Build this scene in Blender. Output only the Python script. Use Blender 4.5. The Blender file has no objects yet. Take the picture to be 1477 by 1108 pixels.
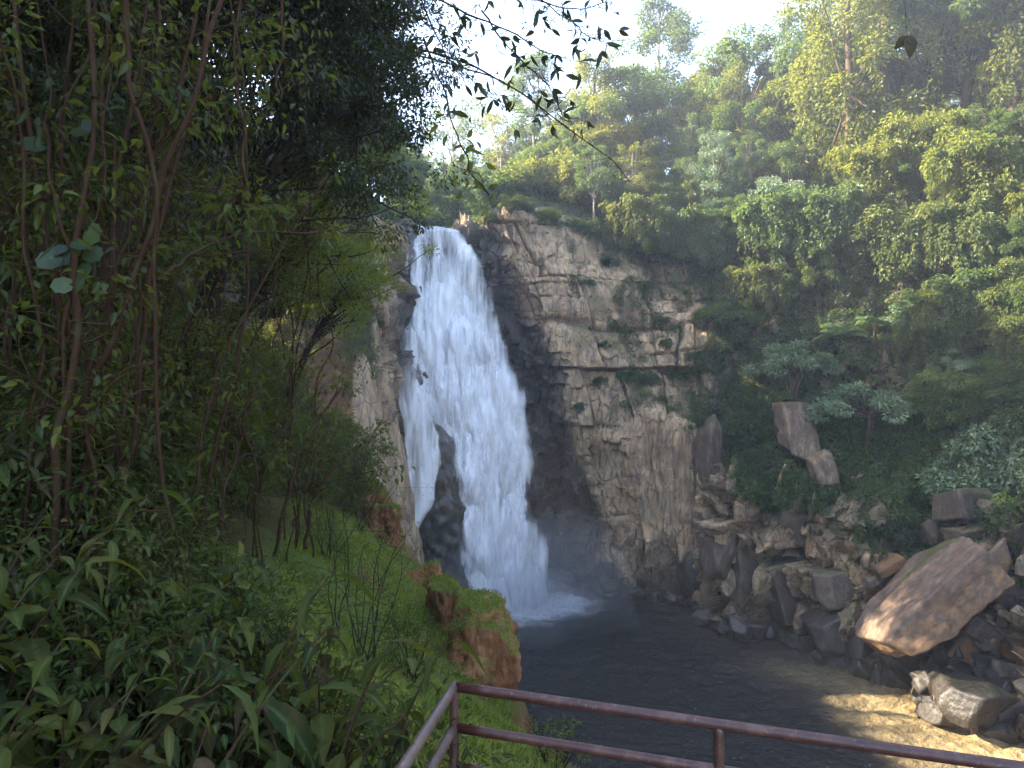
import bpy, math, numpy as np
from mathutils import Vector, Matrix, Euler
from mathutils.bvhtree import BVHTree
C = bpy.context.scene
R_ = math.radians

# ------------------------------------------------------------------ camera, sky, sun, exposure
CAM_Z = 20.2
cam_data = bpy.data.cameras.new('camera')
cam_data.sensor_width = 36.0
cam_data.lens = 24.0
cam_data.clip_start = 0.05
cam_data.clip_end = 3000
cam = bpy.data.objects.new('camera', cam_data)
C.collection.objects.link(cam)
cam.location = (0, 0, CAM_Z)
cam.rotation_euler = (R_(90), 0, 0)
C.camera = cam

SUN_EL = 28.0                       # degrees above the horizon
SUN_AZ = (-1.0, 0.06)               # the way to the sun, seen from above
SKY_STRENGTH = 0.15
SUN_STRENGTH = 5.0
_az = math.atan2(SUN_AZ[1], SUN_AZ[0])
sun_dir = Vector((math.cos(_az) * math.cos(R_(SUN_EL)), math.sin(_az) * math.cos(R_(SUN_EL)), math.sin(R_(SUN_EL))))
world = bpy.data.worlds.new('World')
C.world = world
world.use_nodes = True
wn = world.node_tree
bg = wn.nodes['Background']
sky = wn.nodes.new('ShaderNodeTexSky')
sky.sky_type = 'NISHITA'
sky.sun_disc = False
sky.sun_elevation = R_(SUN_EL)
sky.sun_rotation = math.atan2(sun_dir.x, sun_dir.y)
sky.air_density = 1.0
sky.dust_density = 2.0
sky.ozone_density = 1.0
wn.links.new(sky.outputs[0], bg.inputs[0])
bg.inputs[1].default_value = SKY_STRENGTH
sd = bpy.data.lights.new('sun', 'SUN')
sd.energy = SUN_STRENGTH
sd.angle = R_(0.5)
sd.color = (1.0, 0.87, 0.66)
sun = bpy.data.objects.new('sun', sd)
C.collection.objects.link(sun)
sun.rotation_euler = sun_dir.to_track_quat('Z', 'Y').to_euler()
C.view_settings.view_transform = 'Standard'
C.view_settings.look = 'None'
C.view_settings.exposure = 2.85
C.view_settings.gamma = 1.0
C.view_settings.use_curve_mapping = False
C.render.engine = 'CYCLES'
cy = C.cycles
cy.use_denoising = True
cy.denoiser = 'OPENIMAGEDENOISE'
cy.use_adaptive_sampling = True
cy.adaptive_threshold = 0.02
cy.max_bounces = 7
cy.diffuse_bounces = 4
cy.glossy_bounces = 2
cy.transmission_bounces = 4
cy.transparent_max_bounces = 24
cy.volume_bounces = 1
cy.caustics_reflective = False
cy.caustics_refractive = False
cy.sample_clamp_indirect = 6.0

F = 985.0
def P(px, py, Y):                   # a point of the place: bearing, elevation and distance north of the camera
    return ((px - 738.5) / F * Y, Y, CAM_Z - (py - 554) / F * Y)

# ------------------------------------------------------------------ numpy noise
def _hash(ix, iy, iz, seed):
    h = (ix.astype(np.int64) * 374761393 + iy.astype(np.int64) * 668265263 + iz.astype(np.int64) * 2147483647 + seed * 1274126177) & 0xFFFFFFFF
    h = ((h ^ (h >> 13)) * 1274126177) & 0xFFFFFFFF
    h = ((h ^ (h >> 15)) * 2246822519) & 0xFFFFFFFF
    return ((h ^ (h >> 16)) & 0xFFFFFF).astype(np.float64) / 0xFFFFFF
def vnoise(p, seed=0):
    p = np.asarray(p, float)
    i = np.floor(p).astype(np.int64); f = p - i
    f = f * f * f * (f * (f * 6 - 15) + 10)
    r = np.zeros(p.shape[:-1])
    for dx in (0, 1):
        for dy in (0, 1):
            for dz in (0, 1):
                w = (f[..., 0] if dx else 1 - f[..., 0]) * (f[..., 1] if dy else 1 - f[..., 1]) * (f[..., 2] if dz else 1 - f[..., 2])
                r += w * _hash(i[..., 0] + dx, i[..., 1] + dy, i[..., 2] + dz, seed)
    return r * 2 - 1
def fbm(p, seed=0, octs=4, gain=0.5):
    p = np.asarray(p, float); a, s, t = 1.0, np.zeros(p.shape[:-1]), 0
    for o in range(octs):
        s = s + a * vnoise(p * 2.0 ** o + o * 17.3, seed + o); t += a; a *= gain
    return s / t * 1.6
def voro(p, seed=0):                # cell random value, F1, F2
    i = np.floor(p).astype(np.int64)
    f1 = np.full(p.shape[:-1], 9.0); f2 = f1.copy(); cid = np.zeros_like(f1)
    for dx in (-1, 0, 1):
        for dy in (-1, 0, 1):
            for dz in (-1, 0, 1):
                a, b, c = i[..., 0] + dx, i[..., 1] + dy, i[..., 2] + dz
                q = np.stack([a + _hash(a, b, c, seed), b + _hash(a, b, c, seed + 7), c + _hash(a, b, c, seed + 13)], -1)
                d = np.sqrt(((q - p) ** 2).sum(-1)); v = _hash(a, b, c, seed + 29)
                near = d < f1
                f2 = np.where(near, f1, np.minimum(f2, d)); cid = np.where(near, v, cid); f1 = np.where(near, d, f1)
    return cid, f1, f2
def sstep(a, b, x):
    t = np.clip((x - a) / (b - a), 0, 1); return t * t * (3 - 2 * t)

# ------------------------------------------------------------------ meshes
def mesh(name, V, faces, mats=(), attrs=None, smooth=False, midx=None):
    """V (N,3); faces: list of int arrays (M,k)"""
    me = bpy.data.meshes.new(name)
    V = np.ascontiguousarray(V, np.float32)
    faces = [np.asarray(f, np.int32) for f in faces if len(f)]
    nl = sum(f.size for f in faces); npoly = sum(len(f) for f in faces)
    me.vertices.add(len(V)); me.vertices.foreach_set('co', V.ravel())
    me.loops.add(nl); me.polygons.add(npoly)
    me.loops.foreach_set('vertex_index', np.concatenate([f.ravel() for f in faces]))
    tot = np.concatenate([np.full(len(f), f.shape[1], np.int32) for f in faces])
    me.polygons.foreach_set('loop_start', np.concatenate([[0], np.cumsum(tot)[:-1]]).astype(np.int32))
    me.polygons.foreach_set('loop_total', tot)
    if midx is not None: me.polygons.foreach_set('material_index', np.asarray(midx, np.int32))
    me.polygons.foreach_set('use_smooth', np.full(npoly, smooth))
    for k, a in (attrs or {}).items():
        at = me.attributes.new(k, 'FLOAT', 'POINT'); at.data.foreach_set('value', np.ascontiguousarray(a, np.float32))
    for m in mats: me.materials.append(m)
    me.update(calc_edges=True)
    return me
def obj(name, me, parent=None, label=None, cat=None, group=None, kind=None, loc=None, rot=None, scale=None):
    o = bpy.data.objects.new(name, me); C.collection.objects.link(o)
    if parent is not None: o.parent = parent
    tag(o, label, cat, group, kind)
    if loc is not None: o.location = loc
    if rot is not None: o.rotation_euler = rot
    if scale is not None: o.scale = scale if hasattr(scale, '__len__') else (scale,) * 3
    return o
def tag(o, label=None, cat=None, group=None, kind=None):
    for k, v in (('label', label), ('category', cat), ('group', group), ('kind', kind)):
        if v: o[k] = v
def thing(name, label, cat, loc=(0, 0, 0), group=None, rot=None, scale=None):
    return obj(name, None, None, label, cat, group, None, loc, rot, scale)
def copy_tree(o, parent=None):
    c = o.copy(); C.collection.objects.link(c)
    if parent is not None: c.parent = parent
    for ch in list(o.children): copy_tree(ch, c)
    return c
class Acc:                          # gathers pieces of one mesh
    def __init__(s): s.V, s.F, s.A, s.n = [], {}, {}, 0
    def add(s, V, faces, **at):
        V = np.asarray(V, float).reshape(-1, 3)
        for f in faces:
            f = np.asarray(f, np.int64)
            if len(f): s.F.setdefault(f.shape[1], []).append(f + s.n)
        s.V.append(V); s.n += len(V)
        for k, v in at.items(): s.A.setdefault(k, []).append(np.broadcast_to(np.asarray(v, float), (len(V),)))
    def build(s, name, mats, smooth=False):
        return mesh(name, np.concatenate(s.V), [np.concatenate(f) for f in s.F.values()], mats, {k: np.concatenate(v) for k, v in s.A.items()}, smooth)
def tube(pts, rad, n=6, cap=True):
    pts = np.asarray(pts, float); m = len(pts); rad = np.broadcast_to(np.asarray(rad, float), (m,))
    t = np.gradient(pts, axis=0); t /= np.linalg.norm(t, axis=1)[:, None] + 1e-9
    up = np.array([0.31, 0.22, 0.93]) if abs(t[:, 2]).mean() < .8 else np.array([1.0, 0.13, 0.07])
    a = np.cross(t, up); a /= np.linalg.norm(a, axis=1)[:, None] + 1e-9
    b = np.cross(t, a)
    th = np.arange(n) * 2 * np.pi / n
    V = pts[:, None] + rad[:, None, None] * (np.cos(th)[None, :, None] * a[:, None] + np.sin(th)[None, :, None] * b[:, None])
    i = np.arange(m - 1)[:, None] * n; j = np.arange(n)[None]; k = (j + 1) % n
    Q = np.stack(np.broadcast_arrays(i + j, i + k, i + n + k, i + n + j), -1).reshape(-1, 4)
    fs = [Q]
    V = V.reshape(-1, 3)
    if cap:
        V = np.concatenate([V, pts[:1], pts[-1:]]); c0, c1 = m * n, m * n + 1; jj = np.arange(n); kk = (jj + 1) % n
        fs.append(np.stack([np.full(n, c0), kk, jj], -1)); fs.append(np.stack([np.full(n, c1), (m - 1) * n + jj, (m - 1) * n + kk], -1))
    return V, fs
def wiggle(a, b, n, amp, rng, freq=1.5):
    t = np.linspace(0, 1, n)[:, None]; a = np.asarray(a, float); b = np.asarray(b, float)
    s = rng.uniform(0, 50)
    q = np.concatenate([t * freq, np.zeros_like(t) + s, np.zeros_like(t)], 1)
    d = np.stack([fbm(q, 11, 3), fbm(q + 31.7, 12, 3), fbm(q + 77.1, 13, 3)], -1) * amp
    return a + (b - a) * t + d * np.sin(t * np.pi) ** .5
def unit(v): return v / (np.linalg.norm(v, axis=-1, keepdims=True) + 1e-9)
def leaves(base, d, up, L, W, rnd, detail=0, droop=.25, fold=.2):
    """leaf blades; base, d (pointing way), up (N,3); L, W (N,). detail 0: one folded diamond, 1: pointed blade with a midrib"""
    N = len(base); d = unit(d); s = unit(np.cross(d, up)); u = np.cross(s, d)
    L = np.broadcast_to(L, (N,))[:, None]; W = np.broadcast_to(W, (N,))[:, None]
    if detail == 0:
        tip = base + d * L - u * L * droop
        mid = base + d * L * .45
        V = np.stack([base, mid + s * W * .5 + u * W * fold, tip, mid - s * W * .5 + u * W * fold], 1)
        q = np.arange(N)[:, None] * 4 + np.array([[0, 1, 2, 3]])
        return V.reshape(-1, 3), [q], dict(rnd=np.repeat(rnd, 4), rib=np.tile([1., .0, .6, .0], N))
    ts = [(.0, .06, 0.), (.22, .8, .02), (.48, 1., .12), (.75, .66, .45), (1., .0, 1.)]
    rows = []
    for t, w, dr in ts:
        m = base + d * L * t - u * L * droop * dr
        rows += [m + s * W * .5 * w + u * W * fold * w, m, m - s * W * .5 * w + u * W * fold * w]
    V = np.stack(rows, 1)
    o = np.arange(N)[:, None, None] * 15
    fq = np.array([[3 * k + a, 3 * k + 3 + a, 3 * k + 4 + a, 3 * k + 1 + a] for k in range(4) for a in (0, 1)])
    q = (o + fq[None]).reshape(-1, 4)
    return V.reshape(-1, 3), [q], dict(rnd=np.repeat(rnd, 15), rib=np.tile([0., 1., 0.] * 5, N))
def rdir(rng, n):
    return unit(rng.normal(size=(n, 3)))

# ------------------------------------------------------------------ materials
class NT:
    def __init__(s, name):
        s.m = bpy.data.materials.new(name); s.m.use_nodes = True; s.t = s.m.node_tree; s.t.nodes.clear()
        s.out = s.t.nodes.new('ShaderNodeOutputMaterial')
    def n(s, typ, ins=None, **props):
        nd = s.t.nodes.new('ShaderNode' + typ)
        for k, v in props.items(): setattr(nd, k, v)
        for k, v in (ins or {}).items():
            if isinstance(v, bpy.types.NodeSocket): s.t.links.new(v, nd.inputs[k])
            else: nd.inputs[k].default_value = v
        return nd
    def attr(s, name): return s.n('Attribute', attribute_name=name).outputs['Fac']
    def mix(s, f, a, b, bt='MIX'):
        nd = s.n('MixRGB', {0: f, 1: a, 2: b}, blend_type=bt); return nd.outputs[0]
    def math(s, op, a, b=0.0, c=0.0, clamp=False):
        nd = s.n('Math', {0: a, 1: b, 2: c}, operation=op, use_clamp=clamp); return nd.outputs[0]
    def ramp(s, f, stops, interp='LINEAR'):
        nd = s.n('ValToRGB', {0: f}); r = nd.color_ramp; r.interpolation = interp
        while len(r.elements) > 1: r.elements.remove(r.elements[0])
        r.elements[0].position = stops[0][0]; r.elements[0].color = col4(stops[0][1])
        for p, c in stops[1:]:
            e = r.elements.new(p); e.color = col4(c)
        return nd.outputs[0]
    def noise(s, vec, scale, det=4, rough=.55, dist=0., lac=2.):
        return s.n('TexNoise', {'Vector': vec, 'Scale': scale, 'Detail': det, 'Roughness': rough, 'Distortion': dist, 'Lacunarity': lac}).outputs[0]
    def mapping(s, vec, scale=(1, 1, 1), loc=(0, 0, 0), rot=(0, 0, 0)):
        return s.n('Mapping', {'Vector': vec, 'Scale': scale, 'Location': loc, 'Rotation': rot}).outputs[0]
    def coord(s, k='Object'): return s.n('TexCoord').outputs[k]
    def done(s, shader, disp=None):
        s.t.links.new(shader, s.out.inputs[0]); return s.m
def col4(c): return (c, c, c, 1.) if not hasattr(c, '__len__') else (*c, 1.)[:4] if len(c) == 3 else c

def leaf_material(name, cols, trans, tf=.35, rough=.5, spec=.35, var=.35, rib=.0, blotch=.0):
    t = NT(name)
    r = t.attr('rnd')
    c = t.ramp(r, [(i / (len(cols) - 1), k) for i, k in enumerate(cols)])
    oi = t.n('ObjectInfo').outputs['Random']
    v = t.math('MULTIPLY_ADD', oi, 2 * var, 1 - var)
    hs = t.n('HueSaturation', {'Hue': t.math('MULTIPLY_ADD', t.math('FRACT', t.math('MULTIPLY', oi, 7.31)), .035, .4825), 'Saturation': 1.0, 'Value': v, 'Color': c}).outputs[0]
    if rib: hs = t.mix(t.math('MULTIPLY', t.math('POWER', t.attr('rib'), 6.), rib), hs, (.16, .2, .07, 1))
    if blotch:
        nz = t.noise(t.coord(), 26., 3)
        hs = t.mix(t.math('MULTIPLY', t.ramp(nz, [(.52, 0.), (.66, 1.)]), blotch), hs, (.09, .055, .02, 1))
    p = t.n('BsdfPrincipled', {'Base Color': hs, 'Roughness': rough, 'Specular IOR Level': spec})
    tl = t.n('BsdfTranslucent', {'Color': t.mix(.75, hs, (*trans, 1))})
    return t.done(t.n('MixShader', {0: tf, 1: p.outputs[0], 2: tl.outputs[0]}).outputs[0])
def bark_material(name, c1, c2, scale=6.):
    t = NT(name); co = t.coord()
    n = t.noise(t.mapping(co, (1, 1, .18)), scale * 3, 5, .65)
    n2 = t.noise(co, scale * .35, 3)
    c = t.mix(n, (*c1, 1), (*c2, 1)); c = t.mix(t.ramp(n2, [(.5, 0.), (.7, .55)]), c, (.06, .075, .03, 1))
    b = t.n('Bump', {'Height': n, 'Strength': .5, 'Distance': .02})
    return t.done(t.n('BsdfPrincipled', {'Base Color': c, 'Roughness': .85, 'Specular IOR Level': .2, 'Normal': b.outputs[0]}).outputs[0])
# ------------------------------------------------------------------ the gorge wall (one lofted sheet from the hill behind the fall round to the right shore)
def px(x, Y): return (x - 738.5) / F * Y
CLIFF = [
 [(-60,48,-3),(-60,50,10),(-60,51,20),(-60,52,26),(-60,53,30),(-60,55,36),(-60,60,44),(-60,80,50),(-60,160,60)],
 [(-20,47,-3),(-20,47.2,0),(-20,47.6,8),(-20,48,14),(-20,48.4,20),(-20.5,49,28),(-21,51,38),(-24,70,46),(-32,160,58)],
 [(-11.2,50,-3),(-11.1,50,0),(-11.1,50.2,8),(-11.0,50.3,14),(-11.0,50.5,20),(-11.1,51,27),(-11.8,52.5,33),(-15,70,40),(-20,160,57)],
 [(-9.75,51,-3),(-9.75,51,0),(-9.8,51.2,8),(-9.9,51.3,14),(-10.0,51.5,20),(-10.2,52.4,27),(-11.2,54,33.2),(-14,72,39),(-19,160,57)],
 [(-9.8,57.5,-3),(-9.8,57.5,0),(-9.9,57.8,8),(-9.9,58,14),(-10,58.5,20),(-10.3,60,28),(-10.3,62,34.6),(-12,76,37),(-16,160,56)],
 [(-8.6,59.6,-3),(-8.6,59.6,0),(-8.8,60,8),(-9,60.5,14),(-9.1,61.5,20),(-9.3,62.6,28),(-9.2,64,34.7),(-10,76,35.2),(-13,160,55)],
 [(-2.4,62,-3),(-2.4,62,0),(-3.5,62.4,8),(-4.6,62.8,14),(-5.5,63,20),(-6.6,63.8,28),(-7.2,64.8,34.5),(-6.5,76,35.2),(-7,160,54)],
 [(5,67.5,-3),(5,67.5,0),(4.2,67,8),(2.5,66.5,14),(.9,66,20),(-2.5,65.5,28),(-5.5,65.2,34.9),(-3.2,76,36.6),(0,160,55)],
 [(7.4,65.4,-3),(7.4,65.4,0),(6.4,65,8),(5,64.5,14),(3.3,64,20),(-.2,63.5,28),(-3.1,64,35.4),(.5,76,39.5),(6,160,57)],
 [(9.3,64.5,-3),(9.3,64.5,0),(8.9,64.4,8),(7.9,64,14),(6.9,63.5,20),(3.7,63,28),(-.2,64,36.8),(4,78,42),(12,160,58)],
 [(13.4,64,-3),(13.4,64,0),(13.3,63.6,9),(12.4,62.6,18),(12,64,20.2),(10.4,65.2,27),(7.8,67,35),(12,82,43),(22,160,60)],
 [(16.2,61,-3),(16.2,61,0),(16.1,60.8,8.5),(16.1,60.6,17),(16.6,62.5,19.5),(17,64.6,27),(15.6,68,35.5),(22,84,46),(34,160,60)],
 [(17.9,56.7,-3),(17.9,56.7,0),(17.9,57,6),(18.,57.5,11.6),(18.7,60.6,12.8),(20,62.5,23),(21.6,66,35.5),(30,80,47),(48,160,60)],
 [(21.4,54.4,-3),(21.5,54.4,0),(21.6,54.6,6),(21.7,55,11),(22.4,57.8,12),(24,59.5,22),(27,63.5,35.5),(38,76,47),(62,160,60)],
 [(22.9,51,-3),(22.9,51,0),(24,51.3,5),(25.5,51.6,11),(26.8,54,12.6),(29.5,56.5,22),(33,60,36.5),(45,72,48),(82,140,61)],
 [(25.6,46,-3),(25.8,46,0),(27.3,47,3.8),(29,48.5,8.8),(31.5,50.5,13),(34.5,53,22),(38,55,37.5),(50,64,49),(95,110,61)],
 [(27.5,36.5,-3),(28,37.5,0),(30.5,40,3.6),(32.7,42,8.2),(35.5,44,13.8),(38.5,46,23),(42,47,38.5),(54,50,50),(100,72,61)],
 [(29.5,27,-3),(30,27,0),(32.5,28,4),(35.3,29,9),(38,30,15),(41,31,24),(45,32,39),(56,32,50),(100,32,61)],
 [(29.5,-20,-3),(30,-20,0),(32.5,-20,4),(35,-20,9),(38,-20,15),(41,-20,24),(45,-20,39),(56,-20,50),(100,-20,61)],
]
ctrl = np.array(CLIFF, float)
nseg_s = [16, 40, 20, 34, 26, 44, 46, 40, 34, 60, 52, 52, 52, 56, 60, 66, 40, 16]
nseg_t = [5, 50, 50, 22, 50, 56, 44, 26]
def refine(a, segs):
    out = [a[0:1]]
    for i, n in enumerate(segs):
        t = (np.arange(1, n + 1) / n)[:, None, None]; out.append(a[i] * (1 - t) + a[i + 1] * t)
    return np.concatenate(out)
G = refine(ctrl, nseg_s)
G = np.swapaxes(refine(np.swapaxes(G, 0, 1), nseg_t), 0, 1)
s_edges = np.concatenate([[0], np.cumsum(nseg_s)]); t_edges = np.concatenate([[0], np.cumsum(nseg_t)])
NS, NTT = G.shape[:2]
for _ in range(4):
    H = G.copy(); H[1:-1] = (G[:-2] + 2 * G[1:-1] + G[2:]) / 4; G = H
for _ in range(3):
    H = G.copy(); H[:, 1:-1] = (G[:, :-2] + 2 * G[:, 1:-1] + G[:, 2:]) / 4; G = H
si = np.interp(np.arange(NS), s_edges, np.arange(len(s_edges)))[:, None] + np.zeros((1, NTT))   # column coordinate
ti = np.interp(np.arange(NTT), t_edges, np.arange(len(t_edges)))[None] + np.zeros((NS, 1))
def grid_normals(G):
    return unit(np.cross(np.gradient(G, axis=0), np.gradient(G, axis=1)))
Nn = grid_normals(G)
wall = 1 - sstep(6.0, 6.4, ti)                                     # the rock face, not the land behind the rim
right = sstep(11.0, 12.2, si)                                      # the shelves of the right shore
# rock faces: beds and joints for the slabs, tilted facets for the shore
def arc_of(G):
    m = G[:, :int(t_edges[5]) + 1, :2].mean(1); return np.concatenate([[0], np.cumsum(np.linalg.norm(np.diff(m, axis=0), axis=1))])
arc = arc_of(G)[:, None] + 0 * ti
def slabs(u, z, bh, bw, seed, tilt=.12):
    """masonry-like natural blocks: height bh, width bw; offset, joint"""
    z = z + .9 * np.sin(z * .8 + 1.2) + .10 * fbm(np.stack([u * .16, z * .1, u * 0], -1), seed, 3) * bh
    row = np.floor(z / bh); fz = z / bh - row; o = np.zeros_like(row, dtype=np.int64); r = row.astype(np.int64)
    zz = (z - row * bh)
    us = u / (bw * (.45 + 1.1 * _hash(r, o, o, seed))) + 17 * _hash(r, o, o, seed + 1) + .05 * fbm(np.stack([z * .5, u * .1, u * 0], -1), seed + 2, 3)
    cc = np.floor(us); fu = us - cc; c = cc.astype(np.int64)
    off = _hash(r, c, o, seed + 3) - .5 + (_hash(r, o, o, seed + 6) - .5) * .6
    off = off + tilt * ((_hash(r, c, o, seed + 4) - .5) * (fu - .5) * 4 + (_hash(r, c, o, seed + 5) - .5) * (fz - .5) * 4)
    eu = np.minimum(fu, 1 - fu) * bw; ez = np.minimum(fz, 1 - fz) * bh
    return off, np.exp(-(eu / .10) ** 2) + np.exp(-(ez / .11) ** 2)
def facets(q, seed, tilt):
    i = np.floor(q).astype(np.int64); f1 = np.full(q.shape[:-1], 9.); out = np.zeros_like(f1); f2 = f1.copy()
    for dx in (-1, 0, 1):
        for dy in (-1, 0, 1):
            for dz in (-1, 0, 1):
                a, b, c = i[..., 0] + dx, i[..., 1] + dy, i[..., 2] + dz
                w = q - np.stack([a + _hash(a, b, c, seed), b + _hash(a, b, c, seed + 7), c + _hash(a, b, c, seed + 13)], -1)
                d = np.abs(w).max(-1) * .6 + np.linalg.norm(w, axis=-1) * .4
                v = _hash(a, b, c, seed + 29) - .5 + tilt * (w * np.stack([_hash(a, b, c, seed + 41) - .5, _hash(a, b, c, seed + 43) - .5, _hash(a, b, c, seed + 47) - .5], -1) * 2).sum(-1)
                near = d < f1
                f2 = np.where(near, f1, np.minimum(f2, d)); out = np.where(near, v, out); f1 = np.where(near, d, f1)
    return out, np.exp(-(f2 - f1) * 14)
q = G + .5 * np.stack([fbm(G * .3, 3), fbm(G * .3 + 9, 4), fbm(G * .3 + 5, 5)], -1)
o1, j1 = slabs(arc, G[..., 2], 4.3, 5.2, 21, .16); o2, j2 = slabs(arc + 3, G[..., 2] + 1.3, 2.1, 1.9, 35, .2)
f1_, k1 = facets(q / np.array([2.4, 2.4, 3.0]), 22, 1.0); f2_, k2 = facets(q / np.array([1.0, 1.0, 1.35]), 26, 1.0)
slab = sstep(2.9, 3.15, ti) * sstep(8.3, 8.9, si) * (1 - sstep(11, 11.6, si))           # the bedded upper face
slab = np.maximum(slab, (1 - sstep(3.2, 3.7, si)))
smooth_low = (1 - sstep(2.85, 3.1, ti)) * sstep(9.2, 9.8, si) * (1 - sstep(11.15, 11.5, si)) * sstep(3, 9, G[..., 2])
dark_step = sstep(6.9, 7.4, si) * (1 - sstep(8.5, 9.1, si))
rough_ = np.clip(1 - slab - smooth_low, 0, 1)
D = wall * (slab * (1.25 * o1 + .42 * o2 * sstep(-.1, .25, fbm(G * .2, 88)) - .42 * j1 - .22 * j2 * sstep(-.1, .25, fbm(G * .2, 88)) + .16 * f2_) + rough_ * (1.25 * f1_ + .5 * f2_ - .22 * k1 - .1 * k2) + dark_step * (.9 * o1 + .45 * o2 - .2 * j1))
D += right * (1 - sstep(3.6, 4.3, ti)) * (1.3 * f1_ + .5 * f2_)
D += .10 * fbm(G * 1.6, 31, 4) * wall + .45 * fbm(G * .16, 35, 3) * wall + (1 - wall) * 1.3 * fbm(G * .12, 40, 4)
# vertical flutes on the lower tan face and the open crack beside it
low = (1 - sstep(2.7, 3.1, ti)) * sstep(9, 9.7, si) * (1 - sstep(11.1, 11.5, si))
ang = (si * 9.0) + .6 * fbm(G * .3, 8)
D += low * .22 * fbm(np.stack([ang * 2.2, ang * 0, G[..., 2] * .08], -1), 9, 4)
crack = np.exp(-((si - 11.12 - .03 * np.sin(G[..., 2] * .5)) / .035) ** 2) * (1 - sstep(3.0, 3.3, ti)) * sstep(1.25, 1.6, ti)
D -= 2.6 * crack
keep = sstep(.0, .6, ti)
cliffV = G + Nn * (D * (.25 + .75 * keep))[..., None]
for _s, _x in ((8.25, 1.), (8.7, .7)):                              # stepped dark corner right of the fall
    pass
Nn2 = grid_normals(cliffV)
X_, Y_, Z_ = cliffV[..., 0], cliffV[..., 1], cliffV[..., 2]
n_w = fbm(cliffV * .45, 51, 4); n_v = fbm(cliffV * np.array([.35, .35, .22]), 52, 4)
wet = np.clip(sstep(3.3, 4.2, si + .25 * n_w) * (1 - sstep(8.2, 8.75, si + .35 * n_w + .25 * sstep(22, 32, Z_) - .35 * (1 - sstep(6, 14, Z_)))) * (1 - sstep(34.5, 36.0, Z_))
              + (1 - sstep(1.0, 5.5, Z_ + 2.5 * n_w)) * .9, 0, 1)
up_ = np.clip(Nn2[..., 2], -1, 1)
# where plants have taken hold
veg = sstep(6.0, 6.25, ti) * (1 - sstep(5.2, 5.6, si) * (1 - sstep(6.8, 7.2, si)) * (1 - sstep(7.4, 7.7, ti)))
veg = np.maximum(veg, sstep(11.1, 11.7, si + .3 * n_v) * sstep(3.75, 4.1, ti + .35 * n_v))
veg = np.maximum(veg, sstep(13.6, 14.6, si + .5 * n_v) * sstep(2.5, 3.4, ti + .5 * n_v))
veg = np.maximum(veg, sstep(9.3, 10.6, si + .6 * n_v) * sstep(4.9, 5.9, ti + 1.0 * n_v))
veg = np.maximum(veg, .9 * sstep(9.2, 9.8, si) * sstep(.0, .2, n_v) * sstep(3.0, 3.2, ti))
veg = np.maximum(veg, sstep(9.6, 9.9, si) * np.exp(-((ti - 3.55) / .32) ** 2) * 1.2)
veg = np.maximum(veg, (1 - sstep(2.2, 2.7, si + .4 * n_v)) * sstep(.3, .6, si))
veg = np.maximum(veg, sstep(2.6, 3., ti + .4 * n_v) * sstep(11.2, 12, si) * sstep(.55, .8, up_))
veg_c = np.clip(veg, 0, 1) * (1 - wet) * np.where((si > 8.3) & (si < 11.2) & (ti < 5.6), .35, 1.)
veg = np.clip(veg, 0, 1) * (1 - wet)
moss = np.clip(.8 * sstep(.25, .7, fbm(cliffV * .5, 57, 4) + .7 * up_ - .1) * sstep(8.7, 9.5, si) * (1 - .5 * low) + .9 * np.exp(-((si - 8.75) / .35) ** 2) * sstep(.1, .5, n_v) * sstep(9, 14, Z_) * (1 - sstep(20, 26, Z_)), 0, 1)

def rock_shader(t, co, tint=1.0, vertical=.25, wet_s=None, moss_s=None, veg_s=None, blk=None, joint=None):
    n1 = t.noise(co, .35, 6, .6); n2 = t.noise(t.mapping(co, (1, 1, vertical)), 2.2, 8, .68, .4); n3 = t.noise(co, 9., 6, .7)
    c = t.ramp(n1, [(.3, (.19, .118, .065)), (.48, (.335, .228, .13)), (.62, (.42, .30, .178)), (.75, (.31, .172, .08))])
    c = t.mix(t.ramp(n2, [(.38, .85), (.55, 0.)]), c, (.12, .09, .072, 1))
    c = t.mix(t.math('MULTIPLY', t.ramp(n3, [(.5, 0.), (.75, 1.)]), .35), c, (.42, .37, .29, 1))
    vo = t.n('TexVoronoi', {'Vector': t.mapping(t.mix(.12, co, t.n('TexNoise', {'Vector': co, 'Scale': 1.2, 'Detail': 3.}).outputs[1]), (1, 1, .55)), 'Scale': 1.1}, feature='DISTANCE_TO_EDGE').outputs[0]
    crk = t.ramp(vo, [(.0, 1.), (.035, 0.)])
    c = t.mix(t.math('MULTIPLY', crk, t.ramp(n1, [(.4, 0.), (.6, .75)])), c, (.03, .024, .02, 1))
    c = t.mix(1., c, (tint, tint, tint, 1), 'MULTIPLY')
    if blk is not None: c = t.n('HueSaturation', {'Value': t.math('MULTIPLY_ADD', blk, .55, .72), 'Color': c}).outputs[0]
    if joint is not None: c = t.mix(t.math('MULTIPLY', joint, .6), c, (.05, .037, .026, 1))
    rough = .82
    if moss_s is not None:
        mm = t.math('MULTIPLY', moss_s, t.ramp(n2, [(.35, .2), (.6, 1.)]))
        c = t.mix(mm, c, t.mix(n3, (.035, .05, .012, 1), (.085, .11, .02, 1)))
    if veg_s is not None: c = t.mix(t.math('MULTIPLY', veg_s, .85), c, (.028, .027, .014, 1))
    if wet_s is not None:
        c = t.mix(wet_s, c, t.mix(.12, (.013, .012, .013, 1), c)); rough = t.math('MULTIPLY_ADD', wet_s, -.42, .82)
    h = t.math('ADD', t.math('MULTIPLY', n2, .7), t.math('MULTIPLY', n3, .25)); h = t.math('SUBTRACT', h, t.math('MULTIPLY', crk, .35))
    b = t.n('Bump', {'Height': h, 'Strength': .85, 'Distance': .22})
    return t.n('BsdfPrincipled', {'Base Color': c, 'Roughness': rough, 'Specular IOR Level': .4, 'Normal': b.outputs[0]}).outputs[0]
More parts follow.
